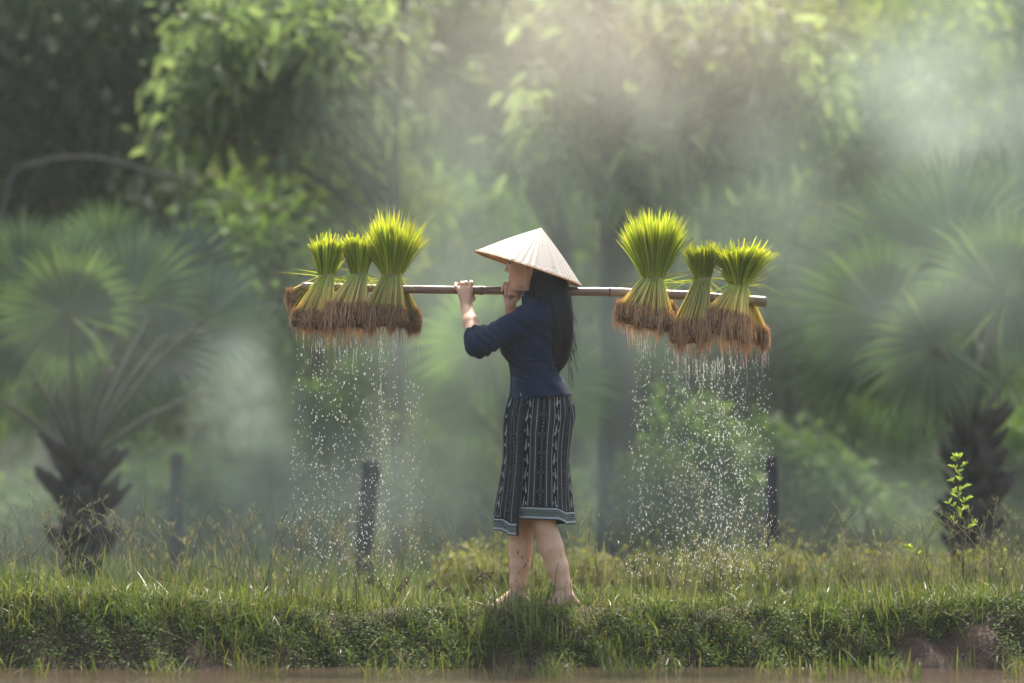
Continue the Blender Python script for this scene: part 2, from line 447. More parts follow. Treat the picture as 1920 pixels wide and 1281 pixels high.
def skin_prims():
    P = []
    # head
    P.append(sd_el(Wp(1000, 486, 0), (.090, .072, .088), .02))
    P.append(sd_el(Wp(978, 500, 0), (.052, .058, .078), .03))
    P.append(sd_el(Wp(976, 519, 0), (.040, .047, .046), .03))                       # cheeks/jaw
    P.append(sd_rc(Wp(996, 519, -.045), Wp(970, 537, -.012), .020, .013, .03))
    P.append(sd_rc(Wp(996, 519, .045), Wp(970, 537, .012), .020, .013, .03))
    P.append(sd_el(Wp(967.5, 538.5, 0), (.016, .018, .013), .022))                     # chin
    P.append(sd_rc(Wp(960, 488, 0), Wp(951.5, 505, 0), .008, .0085, .010))            # nose
    P.append(sd_el(Wp(949.5, 507.5, 0), (.0085, .0085, .0075), .006))
    for s in (-1, 1): P.append(sd_el(Wp(953.5, 509, s * .011), (.0075, .006, .006), .005))
    P.append(sd_el(Wp(957, 520.5, 0), (.0110, .019, .0050), .004))                   # upper lip
    P.append(sd_el(Wp(958, 526, 0), (.0110, .017, .0055), .004))                   # lower lip
    for s in (-1, 1):
        P.append(sd_el(Wp(962, 487, s * .030), (.012, .022, .007), .014))             # brow
        P.append(sd_el(Wp(966, 508, s * .036), (.020, .020, .018), .02))              # cheekbone
        P.append(sd_el(Wp(996, 507, s * .073), (.014, .007, .027), .008, rot=12))       # ear
    P.append(sd_rc(Wp(1001, 520, 0), Wp(1010, 572, 0), .047, .050, .03))               # neck
    # torso under the jacket
    P.append(sd_loft([(Wp(0, 760)[2], .105, .08, 0, .13), (Wp(0, 700)[2], .10, .075, 0, .105),
                      (Wp(0, 650)[2], .09, .095, 0, .125), (Wp(0, 600)[2], .10, .085, 0, .14), (Wp(0, 572)[2], .112, .05, 0, .09)], .04))
    P.append(sd_el(Wp(1013, 800, 0), (.12, .155, .13), .05))                        # pelvis
    # thighs
    P.append(sd_rc(Wp(1010, 830, .075), Wp(980, 960, .07), .085, .052, .03))
    P.append(sd_rc(Wp(1018, 830, -.075), Wp(1018, 960, -.06), .085, .054, .03))
    # front (far) leg
    yl = .07
    pts = [(977, 962, .050), (977, 1000, .0495), (977, 1030, .0485), (975, 1060, .043), (971.5, 1092, .0355), (969, 1118, .032)]
    for a, b in zip(pts[:-1], pts[1:]): P.append(sd_rc(Wp(a[0], a[1], yl), Wp(b[0], b[1], yl), a[2], b[2], .012))
    P.append(sd_el(Wp(981, 1012, yl + .005), (.024, .042, .075), .02))
    # rear (near) leg
    yr = -.06
    pts = [(1018, 955, .052), (1021, 990, .0495), (1034, 1028, .0505), (1045.5, 1064, .045), (1055, 1097, .0375), (1058.5, 1117, .036)]
    for a, b in zip(pts[:-1], pts[1:]): P.append(sd_rc(Wp(a[0], a[1], yr), Wp(b[0], b[1], yr), a[2], b[2], .012))
    P.append(sd_el(Wp(1038, 1020, yr), (.026, .042, .07), .02))
    # feet
    def foot(ax, ay, y0, dx, dy):
        d = norm(np.array([dx, dy, 0.])); sd = np.array([-d[1], d[0], 0])
        A = Wp(ax, ay, y0); G = -.006
        heel = np.array([A[0], A[1], G + .018]) - d * .038
        P.append(sd_el(heel, (.028, .028, .028), .02)); P.append(sd_rc(A, heel, .03, .026, .02))
        ball = np.array([A[0], A[1], G + .014]) + d * .092
        P.append(sd_rc(A + np.array([0, 0, -.02]), ball, .034, .020, .025))
        P.append(sd_rc(heel, ball, .024, .020, .02))
        for j, (o, L) in enumerate([(-.026, .046), (-.012, .050), (.001, .047), (.013, .040), (.024, .032)]):
            st = ball + sd * o * (1 if y0 > 0 else 1); P.append(sd_rc(st, st + d * L + np.array([0, 0, -.004]), .0115 - .001 * j, .0085 - .0005 * j, .006))
            P.append(sd_rc(A + d * .03, st, .018, .013, .015))
        for s in (-1, 1): P.append(sd_el(A + sd * s * .030 + np.array([0, 0, .002]), (.012, .012, .013), .012))
    foot(968, 1120, yl, -.9, -.45)
    foot(1061, 1119, yr, -.75, -.62)
    # near (left) arm : shoulder, elbow, wrist
    sh = Wp(1000, 592, -.135); el = Wp(895, 648, -.19); wr = Wp(874.5, 577, YP - .05)
    P.append(sd_rc(sh, el, .048, .038, .03)); P.append(sd_rc(el, (el * .4 + wr * .6), .038, .031, .02)); P.append(sd_rc(el * .4 + wr * .6, wr, .031, .0245, .02))
    kn = [(861.5, 546, .0085), (868, 543.5, .0095), (875, 542.5, .0098), (882, 543.5, .0098)]
    for x, y, r in kn: P.append(sd_rc(wr, Wp(x, y, YP - .033), .019, r + .0025, .011))
    fing = [([(861.5, 546, -.034), (854.5, 538.5, -.030), (854.5, 532, -.008), (857.5, 533, .014), (859, 540, .024)], .0072),
            ([(868, 543.5, -.034), (866, 532.5, -.026), (866, 530.5, -.002), (867, 535, .020), (868, 543, .026)], .0082),
            ([(875, 542.5, -.034), (873.8, 531.5, -.027), (873.5, 529.8, -.002), (874, 534, .021), (875, 543, .027)], .0084),
            ([(882, 543.5, -.034), (883.5, 531.5, -.027), (883.5, 529, -.002), (883, 534, .020), (882, 542, .026)], .0084)]
    for ch, r in fing:
        for j in range(len(ch) - 1):
            a, b = ch[j], ch[j + 1]
            P.append(sd_rc(Wp(a[0], a[1], YP + a[2]), Wp(b[0], b[1], YP + b[2]), r + .0006 * (3 - j) * .5, r - .0004 * j, .0035))
    th = [(880, 568, -.038), (886.5, 560, -.014), (887.5, 556, .012), (884, 555.5, .030)]
    for j in range(3):
        a, b = th[j], th[j + 1]; P.append(sd_rc(Wp(a[0], a[1], YP + a[2]), Wp(b[0], b[1], YP + b[2]), .0125 - .0015 * j, .0105 - .001 * j, .007))
    # far (right) arm
    sh = Wp(1008, 590, .135); el = Wp(962, 652, .25); wr = Wp(957, 569, YP + .030)
    P.append(sd_rc(sh, el, .048, .038, .03)); P.append(sd_rc(el, wr, .036, .0235, .02))
    xs_ = [945.5, 952, 958.5, 965]
    for x in xs_: P.append(sd_rc(wr, Wp(x, 546, YP + .033), .018, .012, .011))
    tips = [(941.5, 545.5), (948.3, 552.5), (954.8, 553.5), (961.5, 551)]
    for x, (tx, ty), r in zip(xs_, tips, (.0070, .0080, .0083, .0082)):
        ch = [(x, 545, .033), (x + .3, 535, .026), (x + .2, 532, .002), ((x + tx) / 2, 537, -.021), (tx, ty, -.0265)]
        for j in range(4):
            a, b = ch[j], ch[j + 1]
            P.append(sd_rc(Wp(a[0], a[1], YP + a[2]), Wp(b[0], b[1], YP + b[2]), r + .0005, r - .0004 * j, .0035))
    th = [(963, 566, .020), (972, 557, -.012), (969, 551.5, -.030), (962.5, 550, -.034)]
    for j in range(3):
        a, b = th[j], th[j + 1]; P.append(sd_rc(Wp(a[0], a[1], YP + a[2]), Wp(b[0], b[1], YP + b[2]), .0125 - .0015 * j, .0105 - .001 * j, .006))
    return P

def body_post(p, d):
    # eye sockets and the mouth line
    for s in (-1, 1):
        e = np.linalg.norm((p - Wp(959, 493.5, s * .031)) / np.array([.9, 1.35, .8]), axis=1) - .0085
        d = np.maximum(d, -e - .0 ) if False else np.where(e < .006, np.maximum(d, -(e)), d)
    q = p - Wp(950.5, 522.8, 0)
    m_ = np.linalg.norm(q / np.array([1.6, 3.2, .28]), axis=1) - .0052
    d = np.maximum(d, -m_ * .5)
    return d

Vb, Fb = sdf_mesh(skin_prims(), .0034, body_post)
Vb = relax(Vb, Fb, 1, .4)
# skin colours: lips, knuckles, mud specks
base = np.array([.69, .40, .24])
cb = np.tile(base, (len(Vb), 1))
def blot(c, r, col, a=1.0, soft=.35):
    global cb
    d = np.linalg.norm((Vb - c) / r, axis=1); w = np.clip((1 - d) / soft, 0, 1)[:, None] * a
    cb = cb * (1 - w) + np.array(col) * w
blot(Wp(952, 520.8, 0), np.array([.019, .019, .0055]), (.36, .10, .09), .9)
blot(Wp(953.5, 526, 0), np.array([.019, .017, .0065]), (.42, .13, .12), .9)
for s in (-1, 1): blot(Wp(966, 509, s * .04), np.array([.03, .03, .025]), (.70, .34, .26), .45, .9)
for s in (-1, 1): blot(Wp(955.5, 485.5, s * .032), np.array([.012, .021, .0032]), (.03, .02, .018), .85, .4)
for x in (861, 868, 875, 882): blot(Wp(x, 541, YP - .04), np.array([.008] * 3), (.66, .30, .24), .45, .9)
for x, y in ((941, 546), (948, 553), (954.5, 554), (961, 551.5)): blot(Wp(x, y, YP - .034), np.array([.006, .006, .007]), (.78, .52, .46), .7, .4)
for (x, y, r) in ((971, 1036, 3), (979, 1046, 2.5), (986, 1059, 3.2), (983, 1064, 2.4), (972, 1074, 2), (990, 1052, 2), (975, 1020, 1.5), (968, 1090, 2.2), (1051, 1043, 1.8), (1032, 1034, 1.5), (1064, 1092, 1.7)):
    yy = .02 if x < 1000 else -.11
    d = np.hypot((Vb[:, 0] - Wp(x, y, yy)[0]) / (r * .7), (Vb[:, 2] - Wp(x, y, yy)[2]) / (r * 1.5)) * 440
    w = np.clip((1 - d) / .5, 0, 1)[:, None] * (Vb[:, 1:2] < (.07 if x < 1000 else -.06)) * .85
    cb = cb * (1 - w) + np.array([.10, .05, .035]) * w
wfoot = np.clip((.11 - Vb[:, 2]) / .10, 0, 1)[:, None] * .8      # mud-stained feet, deepened downwards to stand for contact shade
cb = cb * (1 - wfoot) + np.array([.30, .17, .12]) * wfoot
M['skin'] = solid('skin', (0, 0, 0), None, 25, .48, .4, .12, 160, attr='col', sss=.12)
mesh('body', Vb, Fb, M['skin'], person, cols=cb)

# eyes
def ellipsoid(c, r, nu=16, nv=10):
    u = np.linspace(0, 2 * np.pi, nu, endpoint=False); v = np.linspace(.0001, np.pi - .0001, nv)
    U, Vv = np.meshgrid(u, v)
    P = np.stack([np.sin(Vv) * np.cos(U), np.sin(Vv) * np.sin(U), np.cos(Vv)], -1).reshape(-1, 3) * np.asarray(r) + np.asarray(c)
    i = np.arange(nv - 1)[:, None] * nu; a = np.arange(nu)[None]; b = (a + 1) % nu
    F = np.stack([i + a, i + b, i + nu + b, i + nu + a], -1).reshape(-1, 4)
    return P, F
M['eyewhite'] = solid('eye_white', (.7, .68, .65), None, 5, .2, .5)
M['eyedark'] = solid('eye_dark', (.012, .008, .006), None, 5, .2, .6)
for s in (-1, 1):
    V, F = ellipsoid(Wp(960.3, 493.8, s * .030), (.0105, .0125, .0095)); eo = mesh('eye', V, F, M['eyewhite'], person)
    V, F = ellipsoid(Wp(956.7, 494, s * .030), (.0035, .006, .006)); mesh('iris', V, F, M['eyedark'], eo)
    P = bez([Wp(957.5, 495, s * .043), Wp(955, 491.8, s * .036), Wp(954.2, 491.5, s * .029), Wp(956, 493.5, s * .020)], 10)
    V, F, t = tubes(P, np.full(10, .0016), 6); mesh('eyelash', V, F, M['eyedark'], eo)

# jacket
zt = lambda py: Wp(0, py)[2]
def lof(rows): return [(zt(y), (Wp(l, 0)[0] + Wp(r, 0)[0]) / 2, (Wp(r, 0)[0] - Wp(l, 0)[0]) / 2, 0, ry) for y, l, r, ry in rows]
J = [sd_loft(lof([(770, 955, 1079, .178), (742, 957.5, 1073.5, .172), (722, 960, 1062, .158), (703, 959.5, 1051, .142), (680, 955.5, 1050, .140),
                  (655, 944, 1054, .146), (630, 948, 1056, .150), (600, 962, 1052, .155), (580, 974, 1044, .150), (566, 984, 1036, .115), (556, 985, 1034, .075)]), .03, 2.15)]
J.append(sd_rc(Wp(998, 594, -.125), Wp(897, 646, -.19), .064, .053, .035))
J.append(sd_rc(Wp(897, 646, -.19), Wp(883, 606, -.125), .052, .044, .025))
J.append(sd_rc(Wp(1006, 592, .125), Wp(962, 652, .25), .060, .052, .035))
J.append(sd_rc(Wp(962, 652, .25), Wp(960, 600, .16), .050, .043, .025))
J.append(sd_el(Wp(961, 648, -.062), (.052, .058, .06), .04)); J.append(sd_el(Wp(961, 648, .062), (.052, .058, .06), .04))
J.append(sd_rc(Wp(1005, 568, -.0), Wp(1003, 560, .0), .062, .058, .015))
cuffn = Wp(883, 606, -.125) - Wp(897, 646, -.19); cuffl = np.linalg.norm(cuffn); cuffn = cuffn / cuffl
cuffp = Wp(887, 623, -.15)
cuffn2 = Wp(960, 600, .16) - Wp(962, 652, .25); cuffn2 = cuffn2 / np.linalg.norm(cuffn2); cuffp2 = Wp(961, 618, .19)
ELB = Wp(897, 646, -.19); ARM = Wp(998, 594, -.125); arml = np.linalg.norm(ELB - ARM); armd = (ELB - ARM) / arml
def jacket_post(p, d):
    # folds
    x, y, z = p.T
    u = (p - ARM) @ armd / arml
    near = y < -.07
    w = np.exp(-((u - .92) / .28) ** 2) * near
    perp = (p - ARM) - ((p - ARM) @ armd)[:, None] * armd
    ph = np.arctan2(perp[:, 1], perp[:, 2])
    d = d + w * .0048 * np.sin(u * 46 + 1.8 * np.sin(ph * 2) + .9 * np.sin(ph * 3 + 1))
    w2 = np.exp(-((u - .25) / .22) ** 2) * near
    d = d + w2 * .0042 * np.sin(u * 24 + x * 30 - z * 20 + 1.5 * np.sin(ph * 2 + 1))
    zw = zt(690); wz = np.exp(-((z - zw) / .055) ** 2) * (np.abs(y) < .17)
    d = d + wz * .0040 * np.sin(z * 230 + 9 * np.sin(x * 9 + 1 + y * 5) + 6 * np.sin(x * 21))
    wc = np.exp(-((z - zt(640)) / .10) ** 2) * (u < .45)
    d = d + wc * .0042 * np.sin(x * 55 + z * 70 + 3 * np.sin(z * 20 + x * 8))
    pe = np.exp(-((z - zt(725)) / .04) ** 2)
    d = d + pe * .0026 * np.sin(x * 60 + 2 * np.sin(z * 25)) 
    d = d + .0018 * np.exp(-((z - zt(702) - .01 * np.sin(x * 8)) / .0022) ** 2)          # waist seam
    d = d + .0012 * np.exp(-((z - zt(735) - (x - .1) * .08) / .0018) ** 2)                 # hem stitching
    # openings
    hem = zt(752) + (x - Wp(957, 0)[0]) * (11 / 116)
    d = np.maximum(d, (hem - z))
    inn = (np.abs((p - cuffp) @ cuffn) < .08) & (np.linalg.norm(p - cuffp, axis=1) < .085)
    d = np.where(inn, np.maximum(d, (p - cuffp) @ cuffn), d)
    far_ = ((p - cuffp) @ cuffn > 0) & (np.linalg.norm(p - (cuffp + cuffn * .06), axis=1) < .075) & (x < Wp(930, 0)[0])
    d = np.where(far_, np.maximum(d, .01), d)
    f2 = ((p - cuffp2) @ cuffn2 > 0) & (np.linalg.norm(p - (cuffp2 + cuffn2 * .05), axis=1) < .075) & (y > .10)
    d = np.where(f2, np.maximum(d, (p - cuffp2) @ cuffn2), d)
    return d
Vj, Fj = sdf_mesh(J, .0038, jacket_post)
Vj = relax(Vj, Fj, 1, .4)
M['navy'] = solid('navy_cotton', (.004, .011, .033), (.008, .018, .050), 45, .70, .18, .6, 260)
jk = mesh('jacket', Vj, Fj, M['navy'], person); jk['label'] = 'navy blue cotton jacket with rolled three-quarter sleeves'
M['thread'] = solid('pale_thread', (.45, .5, .6), None, 5, .8)
P = bez([Wp(975.5, 737, -.158), Wp(977, 740, -.160), Wp(976, 743, -.162)], 6)
V, F, t = tubes(P, np.full(6, .0011), 5); mesh('hem_stitch', V, F, M['thread'], jk)
# front placket
P = bez([Wp(x, y, -.02) for x, y in ((944.0, 652), (953.5, 676), (958.5, 700), (958.5, 725), (955.8, 751))], 24)
V, F, t = tubes(P, np.full(24, .0042), 8); mesh('placket', V, F, M['navy'], jk)

# skirt
rows_sk = np.array([(738, 962, 1070), (750, 957, 1073.5), (765, 953, 1076), (786, 949.5, 1077), (813, 948.5, 1073), (839, 950, 1070), (866, 950, 1068.5), (892, 947.5, 1069.5),
                    (919, 944.5, 1070.5), (945, 941, 1072), (961, 939, 1074), (1010, 935, 1080)], float)
def skirt_pat(u, v, band_at):
    """u metres round, v metres down from the waist, band_at: v of the border"""
    P0 = .142
    q = np.abs(((u / P0) % 1) - .5) * 2       # 1 = ikat centre .. 0 = wide ladder centre
    d = (1 - q) * .5                             # 0 at ikat centre .. .5
    blk = np.array([.010, .011, .013]); wht = np.array([.42, .44, .41]); gry = np.array([.040, .042, .044]); mid = np.array([.095, .10, .10])
    C = np.tile(blk, u.shape + (1,)).astype(float)
    def put(msk, c): C[msk] = c
    wob = .004 * np.sin(v * 90 + np.floor(u / P0) * 2)
    put((d > .115) & (d < .138), wht * .75)
    put((d > .205) & (d < .285), gry)
    put((d > .150) & (d < .195) & ((v * 105) % 1 < .55), gry * 1.5)
    put((d > .300) & (d < .322), wht * .8)
    inn = (d > .385)
    sq = (v * 62) % 1; big = (np.floor(v * 62) % 5 == 0)
    circ = ((d - .5) * P0) ** 2 + ((sq - .5) / 62) ** 2 < .0052 ** 2
    put(inn & circ & ~big, mid); put(inn & big & (sq < .8), gry * 1.3)
    put((d > .345) & (d < .368) & (sq < .8), mid * .8); put(inn & (sq > .93), mid)
    # ikat flame figures
    vv = (v + .06 * (np.floor(u / P0) % 2)) % .122; sxx = d / .11
    A1 = np.clip(vv / .060, 0, 1)                                     # pointed flame, widening downwards, forked foot
    outl = .80 * np.where(vv < .042, A1 ** .8, 1 - (vv - .042) / .03)
    fork = np.clip((vv - .040) / .022, 0, 1) * .42
    teeth = (vv * 150 + sxx * 2.2) % 1 < .62
    fig = (vv < .066) & (sxx < outl) & (sxx > fork) & (teeth | (sxx < .14))
    put(fig & (d < .105), wht * 1.1)
    put((vv > .086) & (vv < .100) & (d > .052) & (d < .080), wht * .9)
    # speckled weave
    spk = ((np.sin(u * 2600) * np.sin(v * 3100)) > .35)
    C[spk] *= 1.25
    hsh = np.modf(np.abs(np.sin(np.floor(u * 700) * 12.9898 + np.floor(v * 240) * 78.233) * 43758.5453))[0]
    C *= (.55 + .6 * hsh)[..., None]
    # hem border
    w = v - band_at
    bd = w > 0
    C[bd] = np.array([.045, .052, .048])
    st = bd & ((w * 210) % 1 < .38); C[st] = np.array([.22, .25, .21])
    C[bd & (w < .007)] = wht * .9
    C[bd & (w > -.0) & (w > .037) & (w < .046)] = wht * .9
    C[(w > .046)] = blk
    C[(w < 0) & (w > -.006)] = blk
    return C
def build_skirt(th0, th1, hemf, offs, nth, nz, name, parent, inner=0.0, top=740, foldf=None):
    th = np.linspace(th0, th1, nth)
    hem = hemf(th)                                     # photo row of hem for each angle
    s = np.linspace(0, 1, nz)
    PY = top + (hem[None, :] - top) * s[:, None]
    l = np.interp(PY, rows_sk[:, 0], rows_sk[:, 1]); r = np.interp(PY, rows_sk[:, 0], rows_sk[:, 2])
    c = ((l + r) / 2 - 960) / 440; rx = (r - l) / 2 / 440
    ry = np.interp(PY, [740, 790, 850, 980], [.150, .172, .165, .155])
    T = np.broadcast_to(th[None], PY.shape)
    off = offs + (foldf(T, PY) if foldf else 0)
    ex = .93
    cx_ = np.sign(np.cos(T)) * np.abs(np.cos(T)) ** ex; sy_ = np.sign(np.sin(T)) * np.abs(np.sin(T)) ** ex
    X = c + (rx + off) * cx_; Y = (ry + off) * sy_; Z = CZ + (HY - PY) / 440
    V = np.stack([X, Y, Z], -1)
    u = (T - (-1.50)) * .165 + .0 ; v = (PY - 740) / 440
    band = (hem - 740) / 440 - .050
    C = skirt_pat(u + .071, v, np.broadcast_to(band[None], v.shape))
    i = (np.arange(nz - 1)[:, None] * nth + np.arange(nth - 1)[None]).ravel()
    F = np.stack([i, i + nth, i + nth + 1, i + 1], -1)
    # inner skin for thickness
    N = nz * nth
    Vi = V.copy(); cen = np.stack([c, np.zeros_like(c), Z], -1); dd = norm(V - cen); Vi = V - dd * .0025
    F2 = F[:, ::-1] + N
    k = (nz - 1) * nth + np.arange(nth - 1); Fh = np.stack([k, k + N, k + N + 1, k + 1], -1)
    sd1 = np.arange(nz - 1) * nth; Fs1 = np.stack([sd1, sd1 + N, sd1 + nth + N, sd1 + nth], -1)
    sd2 = sd1 + nth - 1; Fs2 = np.stack([sd2, sd2 + nth, sd2 + nth + N, sd2 + N], -1)
    VV = np.concatenate([V.reshape(-1, 3), Vi.reshape(-1, 3)])
    CC = np.concatenate([C.reshape(-1, 3), np.full((N, 3), .035)])
    return mesh(name, VV, np.concatenate([F, F2, Fh, Fs1, Fs2]), M['skirt'], parent, cols=CC)
M['skirt'] = solid('woven_skirt', (0, 0, 0), None, 300, .9, .06, .4, 500, attr='col')
def hem_main(th):      # th=-pi/2 faces the camera, 0 = back (right), pi = front (left)
    return 973 + 10 * smooth(-1.05, -.55, th) * (th < 1.2) + 6 * smooth(1.5, 3, th) * (th > 0) - 1.2 * np.cos(th * 3)
def folds(T, PY):
    a = smooth(850, 975, PY)
    f = a * (.006 * np.sin(T * 5 + 1) + .004 * np.sin(T * 11 + PY * .01))
    f += .0035 * np.exp(-((PY - 775) / 20) ** 2) * np.sin(T * 22 + PY * .05)
    f += .0025 * np.sin(PY * .035 + T * 6) * smooth(-1.2, -.3, T) * (T < .8)
    return f
sk = build_skirt(-math.pi, math.pi, hem_main, 0.0, 620, 300, 'skirt', person, foldf=folds)
sk['label'] = 'black and white woven wrap skirt with striped hem'
def hem_flap(th): return 994 + 9 * smooth(-2.7, -2.15, th) - 4 * smooth(-2.9, -3.4, th)
def flap_fold(T, PY):
    a = smooth(760, 960, PY)
    return .004 + a * (.010 + .014 * smooth(-2.7, -3.2, T)) + a * .007 * np.sin(T * 9 + 2) + .004 * np.sin(T * 26 + PY * .01) * (1 - a * .5)
sf = build_skirt(-3.75, -2.02, hem_flap, .003, 230, 300, 'wrap_flap', sk, foldf=flap_fold)
# rolled edge of the wrap
e = []
for s in np.linspace(0, 1, 40):
    PY = 745 + (1003 - 745) * s; l = np.interp(PY, rows_sk[:, 0], rows_sk[:, 1]); r = np.interp(PY, rows_sk[:, 0], rows_sk[:, 2])
    th = -2.02; of = .009 + .012 * smooth(760, 960, PY)
    c = ((l + r) / 2 - 960) / 440; ry = np.interp(PY, [740, 790, 850, 980], [.150, .172, .165, .155])
    e.append((c - ((r - l) / 880 + of) * abs(math.cos(th)) ** .93, -(ry + of) * abs(math.sin(th)) ** .93, CZ + (HY - PY) / 440))
V, F, t = tubes(np.array(e), np.full(40, .0055), 8)
M['blackcloth'] = solid('black_cloth', (.010, .012, .016), (.02, .024, .03), 60, .85, .15)
mesh('rolled_edge', V, F, M['blackcloth'], sk)

# hair : solid core, then strands over it
def hair_path(f, q):
    pass
H = [sd_el(Wp(1006, 486, 0), (.094, .082, .090), .02),
     sd_loft([(zt(y), ((a + b) / 2 - 960) / 440, (b - a) / 880, cyv, ry) for y, a, b, ry, cyv in
              [(702, 1034, 1044, .015, -.05), (690, 1028, 1052, .035, -.045), (675, 1022, 1058, .055, -.04), (640, 1015, 1065, .075, -.035), (600, 1007, 1067, .085, -.03),
               (570, 999, 1066, .088, -.02), (540, 994, 1062, .086, -.01), (515, 992, 1056, .082, 0), (490, 990, 1050, .078, 0)]], .03, 2.2)]
def hair_post(p, d):
    # keep face clear
    cut = Wp(987, 0)[0] - p[:, 0] + .10 * np.clip(p[:, 2] - zt(480), 0, .2) * -3
    d = np.maximum(d, cut)
    ph = np.arctan2(p[:, 1], p[:, 0] - Wp(1025, 0)[0])
    return d + .0025 * np.sin(ph * 22 + p[:, 2] * 14) + .0015 * np.sin(ph * 47 - p[:, 2] * 23)
Vh, Fh = sdf_mesh(H, .005, hair_post)
M['hair'] = solid('black_hair', (.006, .006, .008), (.010, .009, .010), 60, .5, .12, .5, 120, stretch=(6, 6, .4))
hr = mesh('hair', relax(Vh, Fh, 2), Fh, M['hair'], person)
NS = 1500; S = 12
edges = [(702, 1036, 1044), (690, 1028, 1056), (675, 1021, 1064), (640, 1013, 1071), (600, 1005, 1072), (570, 998, 1069), (540, 993, 1064), (515, 990, 1057), (490, 990, 1050), (470, 995, 1046)][::-1]
ey = np.array([q[0] for q in edges], float); ea = np.array([q[1] for q in edges], float); eb = np.array([q[2] for q in edges], float)
f = rng.random(NS); ang = rng.uniform(-np.pi, .35, NS)      # angle round the lock
ph0 = ang
endy = 640 + 64 * np.clip(rng.beta(3, 1.2, NS), 0, 1) + 0 * f
sp = np.linspace(0, 1, S)
PYs = 474 + (endy[:, None] - 474) * sp[None]
aa = np.interp(PYs, ey, ea); bb = np.interp(PYs, ey, eb)
ryh = np.interp(PYs, [474, 515, 570, 640, 690, 704], [.080, .086, .092, .080, .040, .018])
cyh = np.interp(PYs, [474, 540, 600, 704], [0, -.01, -.03, -.05])
wv = .0045 * np.sin(sp[None] * rng.uniform(4, 11, NS)[:, None] + rng.uniform(0, 6, NS)[:, None])
rad = rng.uniform(.94, 1.07, NS)[:, None]
drift = ph0[:, None] + (rng.normal(0, .16, NS)[:, None]) * sp[None]
Xh = ((aa + bb) / 2 - 960) / 440 + (bb - aa) / 880 * np.cos(drift) * rad + wv
Yh = cyh + ryh * np.sin(drift) * rad + wv * .6
Zh = CZ + (HY - PYs) / 440
Ph = np.stack([Xh, Yh, Zh], -1)
wd = np.full((NS, S), .0018) * np.linspace(1, .35, S)[None]
V, F, t = ribbons(Ph, wd, norm(np.stack([-np.sin(drift), np.cos(drift), 0 * drift], -1)))
# a few loose flyaways
NF = 40; st = rng.uniform(560, 660, NF); ln = rng.uniform(30, 90, NF)
q = np.linspace(0, 1, 8)[None]
Xf = (np.interp(st, ey, eb)[:, None] + q ** 1.2 * rng.uniform(2, 20, NF)[:, None] - 4 - 960) / 440
Yf = -.03 + rng.normal(0, .03, NF)[:, None] + 0 * q
Zf = CZ + (HY - (st[:, None] + q * ln[:, None])) / 440
V2_, F2_, t2 = ribbons(np.stack([Xf, Yf, Zf], -1), np.full((NF, 8), .0006), np.array([[[1., 0, 0]]]))
Va, Fa = join([(V, F), (V2_, F2_)])
M['strand'] = leafmat('hair_strand', [(.002, .002, .003), (.005, .004, .005), (.012, .009, .009), (.038, .025, .02)], .1, .38, .16, tint=(1, .6, .4))  # lighter strands at random stand for highlights on the hair
mesh('strands', Va, Fa, M['strand'], hr, smooth=False)

# conical hat
APEX = Wp(1015, 427.5, 0); RC = Wp(990.5, 502.5, 0)
ax = norm(APEX - RC); HH = np.linalg.norm(APEX - RC); HR = .2335
e1 = norm(np.array([ax[2], 0, -ax[0]])); e2 = np.cross(ax, e1)
nth, nr = 240, 60
th = np.linspace(0, 2 * np.pi, nth, endpoint=False); rr = np.linspace(0.002, 1, nr)
TH, RR = np.meshgrid(th, rr)
leaf = np.floor(TH / (2 * np.pi) * 46); 
rib = .0022 * np.abs(np.sin(RR * math.pi * 15)) * RR ** .3
pleat = .0016 * np.sin(TH * 46) * RR + .001 * np.sin(TH * 17 + 2 * RR) * RR
prof = HH * (1 - RR) + .010 * np.sin(RR * math.pi) * .6
Rw = HR * RR * (1 + .006 * np.sin(TH * 3 + 1))
Vt = RC + ax * (prof + rib * .5 + pleat)[..., None] + (e1 * np.cos(TH)[..., None] + e2 * np.sin(TH)[..., None]) * Rw[..., None]
Vu = Vt - ax * .004
i = np.arange(nr - 1)[:, None] * nth; a = np.arange(nth)[None]; b_ = (a + 1) % nth
F = np.stack([i + a, i + b_, i + nth + b_, i + nth + a], -1).reshape(-1, 4)
N = nth * nr
rim = np.stack([(nr - 1) * nth + a[0], (nr - 1) * nth + b_[0], (nr - 1) * nth + b_[0] + N, (nr - 1) * nth + a[0] + N], -1)
VV = np.concatenate([Vt.reshape(-1, 3), Vu.reshape(-1, 3)])
# colours: straw, sewn hoops, leaf seams, stains
hc = np.tile(np.array([.45, .41, .34]), (nr, nth, 1))
rs = rng.random(60)
hc *= (.80 + .34 * rs[leaf.astype(int) % 60])[..., None]
seam = (np.abs(((TH / (2 * np.pi) * 46) % 1) - .5) > .455)
hc[seam & (RR > .15)] *= .62
hoop = (np.abs(((RR * 15) % 1) - .5) < .14); hc[hoop] *= .86
st_ = (np.sin(TH * 7 + 3 * RR) * np.sin(RR * 21 + TH * 4) > .93); hc[st_] *= .72
CC = np.concatenate([hc.reshape(-1, 3), np.tile(np.array([.55, .38, .22]), (N, 1))])
m, n, out = newmat('palm_leaf_straw')
a_ = n.nodes.new('ShaderNodeAttribute'); a_.attribute_name = 'col'
b = n.nodes.new('ShaderNodeBsdfPrincipled'); b.inputs['Roughness'].default_value = .55; b.inputs['Specular IOR Level'].default_value = .3
tl = n.nodes.new('ShaderNodeBsdfTranslucent'); ms = n.nodes.new('ShaderNodeMixShader'); ms.inputs[0].default_value = .12
n.links.new(a_.outputs['Color'], b.inputs['Base Color']); n.links.new(a_.outputs['Color'], tl.inputs[0])
n.links.new(b.outputs[0], ms.inputs[1]); n.links.new(tl.outputs[0], ms.inputs[2]); n.links.new(ms.outputs[0], out.inputs[0])
